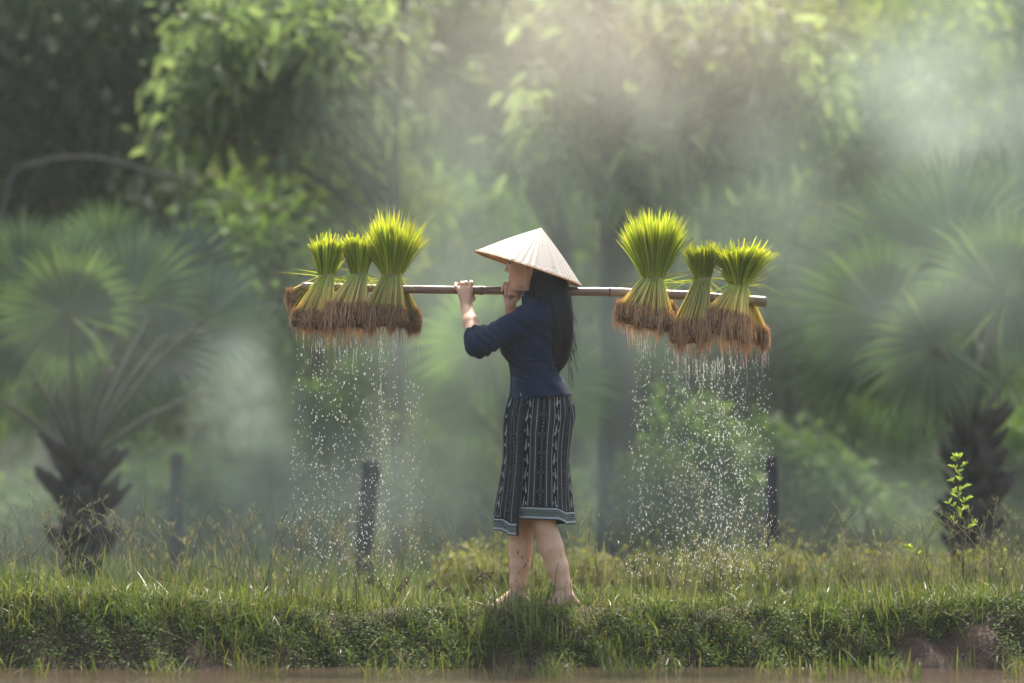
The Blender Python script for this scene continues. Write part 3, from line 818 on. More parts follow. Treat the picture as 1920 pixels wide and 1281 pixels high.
hat = mesh('conical_hat', VV, np.concatenate([F, F[:, ::-1] + N, rim]), m, person, cols=CC)
hat['label'] = 'cream palm-leaf conical hat with a bamboo rim'
P = RC + (e1 * np.cos(th)[:, None] + e2 * np.sin(th)[:, None]) * (HR + .0005) - ax * .003
P = np.vstack([P, P[:2]])
M['rim'] = solid('rim_bamboo', (.42, .22, .09), (.62, .40, .20), 60, .5, .3)
V, F, t = tubes(P, np.full(len(P), .0042), 8, cap=False); mesh('rim_hoop', V, F, M['rim'], hat)
zz = np.linspace(0, 2 * np.pi, 721); ph_ = zz * 60
P = RC + (e1 * np.cos(zz)[:, None] + e2 * np.sin(zz)[:, None]) * (HR + .0035 + .0025 * np.cos(ph_))[:, None] + ax * (.0055 * np.sin(ph_) - .001)[:, None]
V, F = tubes(P, np.full(721, .0007), 4, cap=False)[:2]; mesh('rim_stitching', V, F, M['rim'], hat)
# underside hoops
up = []
for fr in (.35, .5, .65, .8, .92):
    P = RC + ax * (HH * (1 - fr) - .006) + (e1 * np.cos(th)[:, None] + e2 * np.sin(th)[:, None]) * HR * fr
    up.append(tubes(np.vstack([P, P[:2]]), np.full(len(P) + 2, .002), 5, cap=False)[:2])
V, F = join(up); mesh('inner_hoops', V, F, M['rim'], hat)
M['cord'] = solid('cream_cord', (.62, .48, .28), (.72, .58, .38), 40, .7)
cp = [bez([Wp(985.5, 494, -.090), Wp(986.5, 507, -.080), Wp(987, 522, -.070), Wp(985.5, 536, -.052), Wp(982, 542, -.025), Wp(981, 544, 0),
          Wp(982, 542, .025), Wp(985.5, 536, .052), Wp(987, 522, .070), Wp(986, 500, .088)], 50)]
cp2 = bez([Wp(987, 533, -.062), Wp(984, 538, -.060), Wp(978, 542.5, -.055), Wp(972, 543, -.050), Wp(966, 541, -.046)], 16)
V, F = join([tubes(cp[0], np.full(50, .0019), 6)[:2]]); mesh('chin_strap', V, F, M['cord'], hat)
M['silver'] = solid('silver', (.8, .8, .8), None, 5, .2, .5, metallic=1)
V, F = join([tubes(cp2, np.full(16, .0011), 6)[:2], ellipsoid(Wp(981, 551, -.062), (.0028,) * 3), ellipsoid(Wp(981.3, 555, -.062), (.002, .002, .0035)), tubes(np.array([Wp(983, 540, -.066), Wp(981, 549, -.063)]), np.full(2, .0008), 5)[:2]])
mesh('earring', V, F, M['silver'], person)
# bare toe/finger nails and neck collar are part of the body/jacket surfaces

# ================================================================== RICE SEEDLING BUNDLES
M['rice'] = leafmat('rice_blade', [(.15, .26, .02), (.34, .46, .04), (.50, .60, .07), (.72, .68, .16), (.26, .36, .03), (.30, .22, .08)], .45, .42, .4,
                    tgrad=[(0, (1.2, 1.1, .9)), (.3, (.85, .9, .6)), (.65, (.95, .98, .7)), (1, (1.08, 1.02, .8))], tint=(1.1, 1.1, .6))
M['stem'] = leafmat('rice_stem', [(.30, .30, .08), (.75, .68, .26), (.92, .84, .42), (.95, .88, .54), (.55, .54, .16), (.90, .80, .38)], .5, .45, .4,
                    tgrad=[(0, (.8, .95, .5)), (.35, (1, 1, .8)), (.8, (1, .92, .7)), (1, (.85, .6, .4))], tint=(1.15, 1.1, .8))
M['root'] = leafmat('rice_root', [(.33, .185, .085), (.47, .28, .135), (.64, .43, .23), (.14, .075, .04)], .3, .6, .3, tint=(1.1, .9, .7))
M['rootcore'] = solid('root_core', (.06, .033, .018), (.28, .16, .08), 45, .8, .3, .9, 90)
M['tie'] = solid('straw_tie', (.35, .28, .12), (.5, .42, .2), 40, .7)
def bundle(label, tie, top, root, back=None, flat=True, nleaf=560, seed=1, nr=.033, stray=16):
    """tie (px,py); top (x0,x1,y,jit); root (x0,x1,y_left,y_right,drop px); back (x0,x1,y,drop)"""
    r = np.random.default_rng(seed)
    y0 = YP - .035
    T = Wp(tie[0], tie[1], y0 + .02)
    o = empty('rice_bundle', tuple(T)); tag(o, label, 'rice bundle', 'bundles of rice seedlings hanging on the pole')
    # ---- leaves above the tie
    N = nleaf; S = 6
    u = r.uniform(-1, 1, N); v = r.uniform(-1, 1, N); msk = u * u + v * v < 1; u, v = u[msk], v[msk]; N = len(u)
    xw = (top[1] - top[0]) / 2; xc = (top[0] + top[1]) / 2
    ty = top[2] + r.normal(0, top[3] * .35, N) + (0 if flat else 1) * (u * u) * 34 - (r.random(N) < .07) * r.uniform(4, 20, N)
    ty = ty + (5 * np.sin(u * 4.3 + seed) + 4 * np.sin(v * 5 + u * 9 + seed)) * (.5 if flat else 1.3) - (0 if flat else 1) * (r.random(N) < .12) * r.uniform(4, 30, N)
    tipx = xc + u * xw * (1 + .10 * r.normal(0, 1, N) * np.abs(u)) + r.normal(0, 2.5, N) + 4 * np.sin(v * 3 + seed)
    edge_ = np.sqrt(u * u + v * v)
    ty = ty + 6 * edge_ ** 3 * (1 if flat else 2)
    tip = np.stack([(tipx - 960) / 440, y0 + .02 + v * xw / 440 * .85, CZ + (HY - ty) / 440], -1)
    st = T + np.stack([u * nr * .95, v * nr * .8, r.normal(0, .006, N)], -1)
    s = np.linspace(0, 1, S)[None, :, None]
    mid = st * .5 + tip * .5; mid[:, 2] += .012; mid[:, :2] = st[:, :2] * .62 + tip[:, :2] * .38
    P = st[:, None] * (1 - s) ** 2 + 2 * mid[:, None] * s * (1 - s) + tip[:, None] * s ** 2
    wd_ = r.uniform(.0016, .0042, N)[:, None] * np.interp(np.linspace(0, 1, S), [0, .3, .85, 1], [.8, 1, .75, .12 if not flat else .45])[None]
    an = r.uniform(0, np.pi, N)
    sd_ = np.stack([np.cos(an), np.sin(an), 0 * an], -1)[:, None]
    parts = [ribbons(P, wd_, sd_)]
    # ---- stray blades flung outwards
    k = stray
    a0 = r.choice([-1, 1], k) * r.uniform(.3, 2.0, k); L = r.uniform(.05, .24, k)
    d0 = np.stack([np.sin(a0), r.uniform(-.5, .5, k), np.cos(a0) * .7], -1)
    ss = np.linspace(0, 1, 7)[None, :, None]
    st = T + r.normal(0, .012, (k, 3))
    P = st[:, None] + d0[:, None] * L[:, None, None] * ss + np.array([0, 0, -1.]) * (L[:, None, None] * ss ** 2 * (r.uniform(0, 1, k) ** 2 * 1.2)[:, None, None])
    wd_ = r.uniform(.0012, .0024, k)[:, None] * np.interp(np.linspace(0, 1, 7), [0, .3, 1], [.8, 1, .1])[None]
    parts.append(ribbons(P, wd_, norm(np.cross(d0, [0.3, 1, 0.2]))[:, None]))
    k = 70; a0 = r.uniform(0, 2 * np.pi, k); rr0 = r.uniform(.75, 1.15, k)
    t1 = np.stack([(xc - 960) / 440 + np.cos(a0) * rr0 * xw / 440 * 1.08, y0 + .02 + np.sin(a0) * rr0 * xw / 440, CZ + (HY - top[2] - r.uniform(-14, 34, k)) / 440], -1)
    s0 = T + np.stack([np.cos(a0) * nr, np.sin(a0) * nr * .8, 0 * a0], -1)
    m1 = s0 * .35 + t1 * .65; m1[:, 2] += .02; s_ = ss
    P = s0[:, None] * (1 - s_) ** 2 + 2 * m1[:, None] * s_ * (1 - s_) + t1[:, None] * s_ ** 2
    P = P + (np.stack([np.cos(a0), np.sin(a0), -.6 + 0 * a0], -1) * r.uniform(0, .03, k)[:, None])[:, None] * s_ ** 3
    parts.append(ribbons(P, r.uniform(.0011, .0022, k)[:, None] * np.interp(np.linspace(0, 1, 7), [0, .4, 1], [.8, 1, .1])[None], np.array([[[.95, .3, 0]]])))
    # curled loose ones at the neck
    k = 80
    a0 = r.uniform(0, 2 * np.pi, k); d0 = np.stack([np.cos(a0), np.sin(a0) * .8, r.uniform(-.2, .7, k)], -1); L = r.uniform(.03, .08, k)
    P = (T + r.normal(0, .010, (k, 3)))[:, None] + d0[:, None] * L[:, None, None] * ss + np.array([0, 0, -1.]) * (L[:, None, None] * ss ** 2 * 1.3)
    parts.append(ribbons(P, np.full((k, 7), .0011), norm(np.cross(d0, [0.1, 1, 0.3]))[:, None]))
    tt = np.concatenate([q[2] for q in parts]); V, F = join([q[:2] for q in parts])
    mesh('leaf_blades', V, F, M['rice'], o, smooth=False, attrs={'t': tt})
    # ---- stems below the tie, straddling the pole
    halves = [(root[0], root[1], root[2], root[3], y0 - .028, .045, root[4])]
    if back: halves.append((back[0], back[1], back[2], back[3], YP + .055, .035, back[4]))
    sp_, rp_, cp_ = [], [], []
    for (x0, x1, yl, yr, yc, yd, drop) in halves:
        n_ = int(240 * (x1 - x0) / 80) + 60
        u = r.uniform(0, 1, n_); v = r.uniform(-1, 1, n_)
        ex_ = x0 + (x1 - x0) * u; eyv = yl + (yr - yl) * u + r.normal(0, 2.5, n_) + 5 * v
        end = np.stack([(ex_ - 960) / 440, yc + v * yd, CZ + (HY - eyv) / 440], -1)
        st = T + np.stack([(u - .5) * nr * 1.9, v * .010 + (.5 * nr if yc > YP else -.5 * nr), r.normal(0, .004, n_)], -1)
        s = np.linspace(0, 1, 6)[None, :, None]
        mid = st * .45 + end * .55; mid[:, 1] = (yc - .004) if yc < YP else yc + .0; mid[:, 1] += v * yd * .5; mid[:, 2] += .006
        P = st[:, None] * (1 - s) ** 2 + 2 * mid[:, None] * s * (1 - s) + end[:, None] * s ** 2
        sp_.append(tubes(P, np.broadcast_to(np.linspace(.0013, .0021, 6)[None], (n_, 6)) * r.uniform(.8, 1.25, n_)[:, None], 4, cap=False))
        # roots : short fibrous strands hanging off the stem ends
        n2 = n_ * 15
        idx = r.integers(0, n_, n2)
        base_ = end[idx] + r.normal(0, .004, (n2, 3)) + np.stack([np.zeros(n2), np.zeros(n2), r.uniform(-.006, .014, n2) + .010 * r.random(n2) ** 3 * 2], -1)
        L = drop / 440 * r.uniform(.35, 1.0, n2) * (.75 + .45 * np.sin(base_[:, 0] * 120 + seed) * np.sin(base_[:, 0] * 47 + 2 * seed)) * (1 + .5 * (r.random(n2) < .06))
        s = np.linspace(0, 1, 7)[None, :, None]
        dr = np.stack([r.normal(0, .28, n2), r.normal(0, .28, n2), -np.ones(n2)], -1)
        P = base_[:, None] + dr[:, None] * L[:, None, None] * s
        P[..., :2] += (np.sin(s * r.uniform(4, 16, n2)[:, None, None] + r.uniform(0, 6, (n2, 1, 2))) * .0045 * s)
        # roots gather into points as they drip
        gx_ = np.round(base_[:, 0] / .021 + .3 * np.sin(base_[:, 1] * 90)) * .021
        P[..., 0] += (gx_[:, None] - P[..., 0]) * np.linspace(0, .8, 7)[None] ** 1.3
        wd_ = r.uniform(.0008, .0018, n2)[:, None] * np.linspace(1.1, .35, 7)[None]
        an = r.uniform(0, np.pi, n2)
        rp_.append(ribbons(P, wd_, np.stack([np.cos(an), np.sin(an), 0 * an], -1)[:, None]))
        # drip strands
        n3 = int((x1 - x0) / 3.2)
        xx = r.uniform(x0 + 3, x1 - 3, n3); f_ = (xx - x0) / (x1 - x0); yy = yl + (yr - yl) * f_ + drop * .6
        b0 = np.stack([(xx - 960) / 440, yc + r.normal(0, yd * .5, n3), CZ + (HY - yy) / 440], -1)
        L = r.uniform(12, 48, n3) / 440
        P = b0[:, None] + np.stack([r.normal(0, .06, n3), 0 * L, -np.ones(n3)], -1)[:, None] * L[:, None, None] * s
        P[..., 0] += np.sin(s[..., 0] * 7 + r.uniform(0, 6, n3)[:, None]) * .0012
        rp_.append(ribbons(P, r.uniform(.0011, .0022, n3)[:, None] * np.linspace(1.3, .3, 7)[None], np.array([[[1., 0, 0]]])))
        # earthy core
        for j in range(int((x1 - x0) / 9) + 2):
            fx = j / (int((x1 - x0) / 9) + 1); cx = x0 + 4 + (x1 - x0 - 8) * fx
            cyy = yl + (yr - yl) * fx + drop * .30
            cp_.append(sd_el(np.array([(cx - 960) / 440, yc + r.normal(0, .006), CZ + (HY - cyy) / 440]), (.017, yd * .95, drop / 440 * r.uniform(.30, .42)), .012))
    tt = np.concatenate([q[2] for q in sp_]); V, F = join([q[:2] for q in sp_])
    mesh('stems', V, F, M['stem'], o, attrs={'t': tt})
    Vc, Fc = sdf_mesh(cp_, .005, lambda p, d: d + .0035 * np.sin(p[:, 0] * 420 + p[:, 2] * 90) * np.sin(p[:, 1] * 350 + p[:, 2] * 200))
    ro = mesh('root_ball', Vc, Fc, M['rootcore'], o)
    V, F = join([q[:2] for q in rp_]); mesh('root_fibres', V, F, M['root'], ro)
    # ---- tie
    rings = []
    for j in range(4):
        a = np.linspace(0, 2 * np.pi, 25); R_ = nr + .001 - .001 * abs(j - 1.5)
        P = T + np.stack([R_ * np.cos(a), R_ * .85 * np.sin(a), (j - 1.5) * .0035 + .004 * np.sin(a + j)], -1)
        rings.append(tubes(P, np.full(25, .0019), 5)[:2])
    V, F = join(rings); mesh('tie', V, F, M['tie'], o)
    return o
bundle('small flat-topped rice bundle at the far left end of the pole', (613, 518), (584, 648, 450, 5), (549, 628, 592, 596, 34), (536, 562, 548, 566, 26), True, 800, 11)
bundle('narrow rice bundle squeezed between its two left neighbours', (673, 517), (640, 702, 447, 6), (612, 690, 578, 582, 50), None, True, 700, 12)
bundle('tall spiky rice bundle nearest the raised hand of the woman', (735, 517), (676, 800, 416, 14), (682, 760, 583, 590, 38), (758, 786, 592, 592, 38), False, 1300, 13, .043)
bundle('tallest rice bundle with ragged tips, right behind the woman', (1224, 524), (1160, 1292, 407, 14), (1156, 1262, 578, 598, 38), (1250, 1268, 582, 582, 20), False, 1350, 14, .045)
bundle('flat-cut rice bundle in the middle of the right-hand three', (1317, 525), (1281, 1348, 463, 5), (1259, 1330, 612, 612, 46), None, True, 800, 15)
bundle('wide fan-shaped rice bundle at the right end of the pole', (1385, 535), (1330, 1454, 466, 6), (1326, 1404, 584, 606, 58), (1400, 1443, 622, 626, 32), True, 1200, 16, .036)

# ================================================================== FALLING WATER
def drops(name, label, cols, y1, n, seed):
    r = np.random.default_rng(seed)
    xs0 = np.array([c[0] for c in cols], float); ys0 = np.array([c[1] for c in cols], float); w = np.array([c[2] for c in cols], float)
    # each drip line drops a string of beads
    nl = n // 22
    k = r.choice(len(cols), nl, p=w / w.sum()); lx = xs0[k] + r.uniform(-13, 13, nl); ly = ys0[k]
    X, Y, Dp, Sz = [], [], [], []
    for j in range(nl):
        m_ = 22; f = np.sort(r.random(m_) ** .85)
        yy = ly[j] + (y1 + r.uniform(-25, 10) - ly[j]) * f
        spread = 1.0 + 20 * f
        X.append(lx[j] + r.normal(0, 1, m_) * spread * .55 + (lx[j] - xs0.mean()) * .10 * f); Y.append(yy)
        Dp.append(r.normal(0, .03) + r.normal(0, .07, m_) * f); Sz.append(r.uniform(.55, 1.25, m_))
    X, Y, Dp, Sz = map(np.concatenate, (X, Y, Dp, Sz))
    yd = YP - .03 + Dp
    C = np.stack([(X - 960) / 440, yd, CZ + (HY - Y) / 440], -1)
    ico = np.array([(0, 0, 1)] + [(math.cos(a) * .82, math.sin(a) * .82, .35) for a in np.arange(6) * math.pi / 3] + [(math.cos(a + .5) * .85, math.sin(a + .5) * .85, -.4) for a in np.arange(6) * math.pi / 3] + [(0, 0, -1)])
    fi = [(0, 1 + i, 1 + (i + 1) % 6) for i in range(6)] + [(1 + i, 7 + i, 1 + (i + 1) % 6) for i in range(6)] + [(1 + (i + 1) % 6, 7 + i, 7 + (i + 1) % 6) for i in range(6)] + [(7 + i, 13, 7 + (i + 1) % 6) for i in range(6)]
    rr_ = .0018 * Sz * (1 + .5 * (r.random(len(Sz)) < .12))
    V = C[:, None] + ico[None] * np.stack([rr_, rr_, rr_ * r.uniform(1.3, 2.6, len(rr_))], -1)[:, None]
    F = (np.arange(len(C)) * 14)[:, None, None] + np.array(fi)[None]
    parts = [(V.reshape(-1, 3), F.reshape(-1, 3))]
    # threads of water right under the roots
    nt_ = nl
    L = r.uniform(5, 60, nt_) * r.random(nt_) / 440; s = np.linspace(0, 1, 9)[None, :, None]
    b0 = np.stack([(lx - 960) / 440, YP - .03 + r.normal(0, .03, nt_), CZ + (HY - ly + r.uniform(-12, 14, nt_)) / 440], -1)
    P = b0[:, None] + np.stack([r.normal(0, .05, nt_), 0 * L, -np.ones(nt_)], -1)[:, None] * L[:, None, None] * s
    R_ = (.0006 + .0005 * np.sin(s[..., 0] * r.uniform(20, 60, nt_)[:, None])) * np.linspace(1.2, .5, 9)[None]
    parts.append(tubes(P, R_, 5)[:2])
    V, F = join(parts)
    o = mesh(name, V, F, M['drop']); tag(o, label, 'water drops', kind='stuff')
m, n, out = newmat('falling_water')
gl = n.nodes.new('ShaderNodeBsdfPrincipled'); gl.inputs['Base Color'].default_value = (.8, .8, .74, 1); gl.inputs['Roughness'].default_value = .15  # whitish body colour stands for backlit glints in clear drops
tl = n.nodes.new('ShaderNodeBsdfTranslucent'); tl.inputs[0].default_value = (.8, .8, .72, 1)
ms = n.nodes.new('ShaderNodeMixShader'); ms.inputs[0].default_value = .6
n.links.new(gl.outputs[0], ms.inputs[1]); n.links.new(tl.outputs[0], ms.inputs[2]); n.links.new(ms.outputs[0], out.inputs[0]); M['drop'] = m
drops('water_drops', 'drops raining from the wet roots left of the woman', [(556, 620, .35), (580, 632, .9), (605, 640, 1.2), (630, 640, 1.2), (655, 645, 1.2), (680, 640, 1.1), (705, 640, 1.3), (730, 640, 1.2), (755, 640, 1.0), (778, 650, .5)], 1100, 1600, 21)
drops('water_drops', 'thicker shower of drops from the roots right of the woman', [(1178, 625, .5), (1205, 635, .9), (1230, 640, .8), (1258, 650, .8), (1283, 665, 1.4), (1305, 672, 1.5), (1330, 676, 1.7), (1355, 676, 1.7), (1380, 672, 1.6), (1405, 670, 1.4), (1430, 665, 1.0)], 1100, 2700, 22)

# ================================================================== GRASS AND PLANTS ON THE BANK
def blades(name, X, Y, H_, Wd, lean, mat, S=6, parent=None, z0=None, droop=None, seed=0, amp=1.0):
    r = np.random.default_rng(seed); N = len(X)
    z = ground_z(X, Y) - .005 if z0 is None else z0
    B0 = np.stack([X, Y, z], -1)
    a = r.uniform(0, 2 * np.pi, N); ln = r.normal(0, lean, N)
    dr = np.stack([np.cos(a) * ln, np.sin(a) * ln, np.ones(N)], -1)
    s = np.linspace(0, 1, S)[None, :, None]
    cur = np.stack([np.cos(a), np.sin(a), -.55 * np.ones(N)], -1) * (r.uniform(0, .9, N) ** 2 * amp)[:, None]
    P = B0[:, None] + H_[:, None, None] * (dr[:, None] * s + cur[:, None] * s ** 2.2)
    w = Wd[:, None] * np.interp(np.linspace(0, 1, S), [0, .35, .8, 1], [.7, 1, .6, .05])[None]
    b = a + np.pi / 2 + r.normal(0, .5, N)
    V, F, t = ribbons(P, w, np.stack([np.cos(b), np.sin(b), 0 * b], -1)[:, None])
    return V, F, t
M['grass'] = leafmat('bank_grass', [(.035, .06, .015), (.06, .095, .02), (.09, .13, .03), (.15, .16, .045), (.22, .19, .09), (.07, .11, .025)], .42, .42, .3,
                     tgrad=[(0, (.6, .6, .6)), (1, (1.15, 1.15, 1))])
M['herb'] = leafmat('ground_herb', [(.03, .065, .015), (.055, .11, .022), (.09, .15, .035), (.14, .18, .05), (.10, .075, .03)], .3, .6, .12)
M['straw'] = leafmat('dry_stalk', [(.22, .19, .13), (.36, .32, .22), (.09, .075, .05), (.12, .14, .05)], .3, .6, .2)
r = np.random.default_rng(3)
def clumped(n, nc, sx_, sy_, yl, yh, xl=-3.3, xh=3.3):
    c = np.stack([r.uniform(xl, xh, nc), r.uniform(yl, yh, nc)], -1); k = r.integers(0, nc, n)
    return c[k, 0] + r.normal(0, sx_, n), np.clip(c[k, 1] + r.normal(0, sy_, n), yl - .1, yh + .2)
keep = lambda X, Y: ~((np.abs(X - .13) < .28) & (Y < .0) & (Y > -.35) & (r.random(len(X)) < .82))
parts = []
X = r.uniform(-.42, .62, 2600); Y = r.uniform(-.36, .16, 2600)
parts.append(blades('', X, Y, r.uniform(.012, .038, 2600), r.uniform(.0012, .0024, 2600), .4, None, 6, seed=77, amp=1.3))
# short lawn on the crest
X = r.uniform(-3.3, 3.3, 52000); Y = -.42 + 1.55 * r.random(52000) ** 1.5; k = keep(X, Y); X, Y = X[k], Y[k]
parts.append(blades('', X, Y, r.uniform(.015, .055, len(X)) * (1 + .5 * np.sin(X * 3)), r.uniform(.0012, .0026, len(X)), .4, None, 4, seed=1))
# medium tufts, taller towards the sides
X, Y = clumped(16000, 420, .05, .05, -.35, 1.0); k = keep(X, Y) ; X, Y = X[k], Y[k]
hs = .06 + .05 * smooth(.5, 1.6, np.abs(X - .1)) + .025 * np.sin(X * 5)
parts.append(blades('', X, Y, r.uniform(.5, 1.25, len(X)) * hs, r.uniform(.0014, .0032, len(X)), .35, None, 6, seed=2))
# tufts hanging over the front face
X, Y = clumped(9000, 240, .05, .05, -.50, -.12)
parts.append(blades('', X, Y, r.uniform(.03, .13, len(X)) * (1 + .4 * np.sin(X * 4 + 1)), r.uniform(.0012, .0030, len(X)), .7, None, 7, seed=3, amp=1.7))
X, Y = clumped(900, 300, .03, .03, -.50, .3)
parts.append(blades('', X, Y, r.uniform(.12, .26, len(X)), r.uniform(.0014, .0027, len(X)), .55, None, 9, seed=33, amp=2.2))
# grass standing in the water in front
X, Y = clumped(1500, 60, .045, .10, -1.35, -.66); 
parts.append(blades('', X, Y, r.uniform(.05, .13, len(X)), r.uniform(.0012, .0024, len(X)), .45, None, 6, z0=np.full(len(X), WZ - .01), seed=4))
# single upright tall blades
X = r.uniform(-3, 3, 420); Y = r.uniform(-.2, .9, 420)
parts.append(blades('', X, Y, r.uniform(.14, .33, 420), r.uniform(.0014, .0026, 420), .16, None, 7, seed=5, amp=.5))
tt = np.concatenate([q[2] for q in parts]); V, F = join([q[:2] for q in parts])
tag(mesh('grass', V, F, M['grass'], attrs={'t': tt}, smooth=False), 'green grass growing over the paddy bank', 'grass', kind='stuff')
# creeping herb on the front face: little leaf clumps
nC = 9500
cx = r.uniform(-3.2, 3.2, nC); cyv = r.uniform(-.66, -.12, nC) - .06 * r.random(nC)
den = .5 + .5 * np.sin(cx * 1.9 + 2) * np.sin(cx * 4.3 + cyv * 6); k = r.random(nC) < .62 + .38 * den; cx, cyv = cx[k], cyv[k]
k = ~((np.abs(cx - .13) < .22) & (cyv > -.20)) & ~((np.abs(cx + 1.13) < .2) & (cyv < -.47)) & ~((np.abs(cx - 1.8) < .2) & (cyv < -.45)) & ~((np.abs(cx + .05) < .15) & (cyv < -.5)); cx, cyv = cx[k], cyv[k]; nC = len(cx)
nL = 12
hx = np.repeat(cx, nL) + r.normal(0, .022, nC * nL); hy = np.repeat(cyv, nL) + r.normal(0, .022, nC * nL)
hz = ground_z(hx, hy) + r.uniform(.004, .045, nC * nL)
N = nC * nL; a = r.uniform(0, 2 * np.pi, N); el_ = r.uniform(-.3, .7, N)
d_ = np.stack([np.cos(a) * np.cos(el_), np.sin(a) * np.cos(el_), np.sin(el_)], -1); L = r.uniform(.006, .014, N)
s = np.linspace(0, 1, 4)[None, :, None]
P = np.stack([hx, hy, hz], -1)[:, None] + d_[:, None] * L[:, None, None] * s
w = (L * .38)[:, None] * np.array([.2, 1, .9, .15])[None]
V, F, t = ribbons(P, w, norm(np.cross(d_, np.stack([r.normal(0, .3, N), r.normal(0, .3, N), np.ones(N)], -1)))[:, None])
tag(mesh('ground_cover', V, F, M['herb'], smooth=False), 'low creeping leaves covering the side of the bank', 'ground cover', kind='stuff')
# seed-headed stalks (fine, uncountable)
n_ = 860; X = np.concatenate([r.uniform(-3, 3, 480), r.uniform(-2.2, -.4, 220), r.uniform(.7, 2.3, 160)]); Y = r.uniform(-.15, 1.0, n_)
H_ = .13 + .38 * r.random(n_) ** 1.4; a = r.normal(0, .22, n_); bb_ = r.normal(0, .15, n_)
s = np.linspace(0, 1, 9)[None, :, None]; g0 = np.stack([X, Y, ground_z(X, Y)], -1)
sp_ = g0[:, None] + H_[:, None, None] * (np.stack([a, bb_, np.ones(n_)], -1)[:, None] * s + np.stack([a * .8, bb_, -.1 * np.ones(n_)], -1)[:, None] * s ** 3)
parts = [tubes(sp_, np.broadcast_to(np.linspace(.0015, .0007, 9)[None], (n_, 9)), 4, cap=False)[:2]]
hd = []
for j in range(n_):
    if r.random() < .75:
        m_ = int(r.integers(8, 22)); f = r.uniform(.70, 1.0, m_); i0 = (f * 8).astype(int).clip(0, 7); fr = f * 8 - i0
        p0 = sp_[j, i0] * (1 - fr[:, None]) + sp_[j, i0 + 1] * fr[:, None]
        an = r.uniform(0, 2 * np.pi, m_); L = r.uniform(.006, .022, m_) * (1.25 - f)[:] * 3
        p1 = p0 + np.stack([np.cos(an) * .6, np.sin(an) * .6, np.ones(m_)], -1) * L[:, None]
        hd.append((p0, p1))
p0 = np.concatenate([q[0] for q in hd]); p1 = np.concatenate([q[1] for q in hd]); f = np.linspace(0, 1, 4)[None, :, None]
parts.append(ribbons(p0[:, None] * (1 - f) + p1[:, None] * f, np.tile(np.array([.0003, .0004, .0013, .0006]), (len(p0), 1)), np.array([[[.9, .43, 0]]]))[:2])
V, F = join(parts)
tag(mesh('seeding_grass', V, F, M['straw']), 'thin dry grass stalks with seed heads along the bank', 'grass', kind='stuff')
# dark dead fern fronds
M['deadfern'] = leafmat('dead_fern', [(.05, .03, .02), (.09, .055, .035), (.14, .09, .055)], .15, .8, .1)
def fern(label, base, tip, sag, n=16, L=.045):
    A, B = Wp(*base), Wp(*tip)
    P = bez([A, (A + B) / 2 + np.array([0, 0, sag]), B], 24)
    ps = [tubes(P, np.linspace(.0022, .0008, 24), 5)[:2]]
    d = norm(np.gradient(P, axis=0))
    for k in range(n):
        i = 7 + int(16 * k / n)
        for sg in (-1, 1):
            v = norm(d[i] * .5 + np.array([0, sg * .6, -.55 + .9 * (sg > 0)]) + rng.normal(0, .15, 3)); l_ = L * (1.1 - abs(k / n - .4))
            q = np.array([P[i], P[i] + v * l_ * .5, P[i] + v * l_ + np.array([0, 0, -.006])])
            ps.append(tubes(q, np.array([.0014, .0022, .0006]), 4)[:2])
    V, F = join(ps)
    tag(mesh('dead_fern', V, F, M['deadfern']), label, 'fern frond')
fern('dark dead fern frond leaning towards the bare feet', (862, 1140, -.1), (925, 1074, -.05), .045)
fern('dead fern frond bent over just left of the leaning one', (838, 1140, -.05), (796, 1102, 0), .06, 12, .035)
fern('short upright dead fern frond below the left drops', (735, 1130, 0), (768, 1083, 0), .02, 12, .04)
fern('low dead fern frond drooping below the left bundles', (742, 1148, -.1), (688, 1086, 0), .05, 12, .03)
def runner(label, pts):
    P = bez([Wp(*q) for q in pts], 40); ps = [tubes(P, np.linspace(.0024, .0010, 40), 5)[:2]]
    for i in range(3, 40):
        v = norm(np.array([rng.normal(0, .5), rng.normal(0, .4), rng.choice([-1, 1]) * .8])) * .011
        ps.append(tubes(np.array([P[i], P[i] + v]), np.array([.0014, .0008]), 4)[:2])
    V, F = join(ps); tag(mesh('dry_stem', V, F, M['deadfern']), label, 'stem')
runner('long dry stem arching low over the left grass', [(215, 1150, .1), (300, 1133, .05), (390, 1130, .0), (470, 1147, -.02), (520, 1138, 0), (600, 1132, .1), (660, 1140, .1)])
runner('knotty dry stem bending down to the right in the left grass', [(300, 1086, .2), (345, 1098, .15), (400, 1125, .0), (470, 1170, -.2), (500, 1205, -.4)])
runner('arching dry stem left of the left drops', [(388, 1060, .2), (420, 1070, .2), (460, 1100, .1), (480, 1125, .1)])
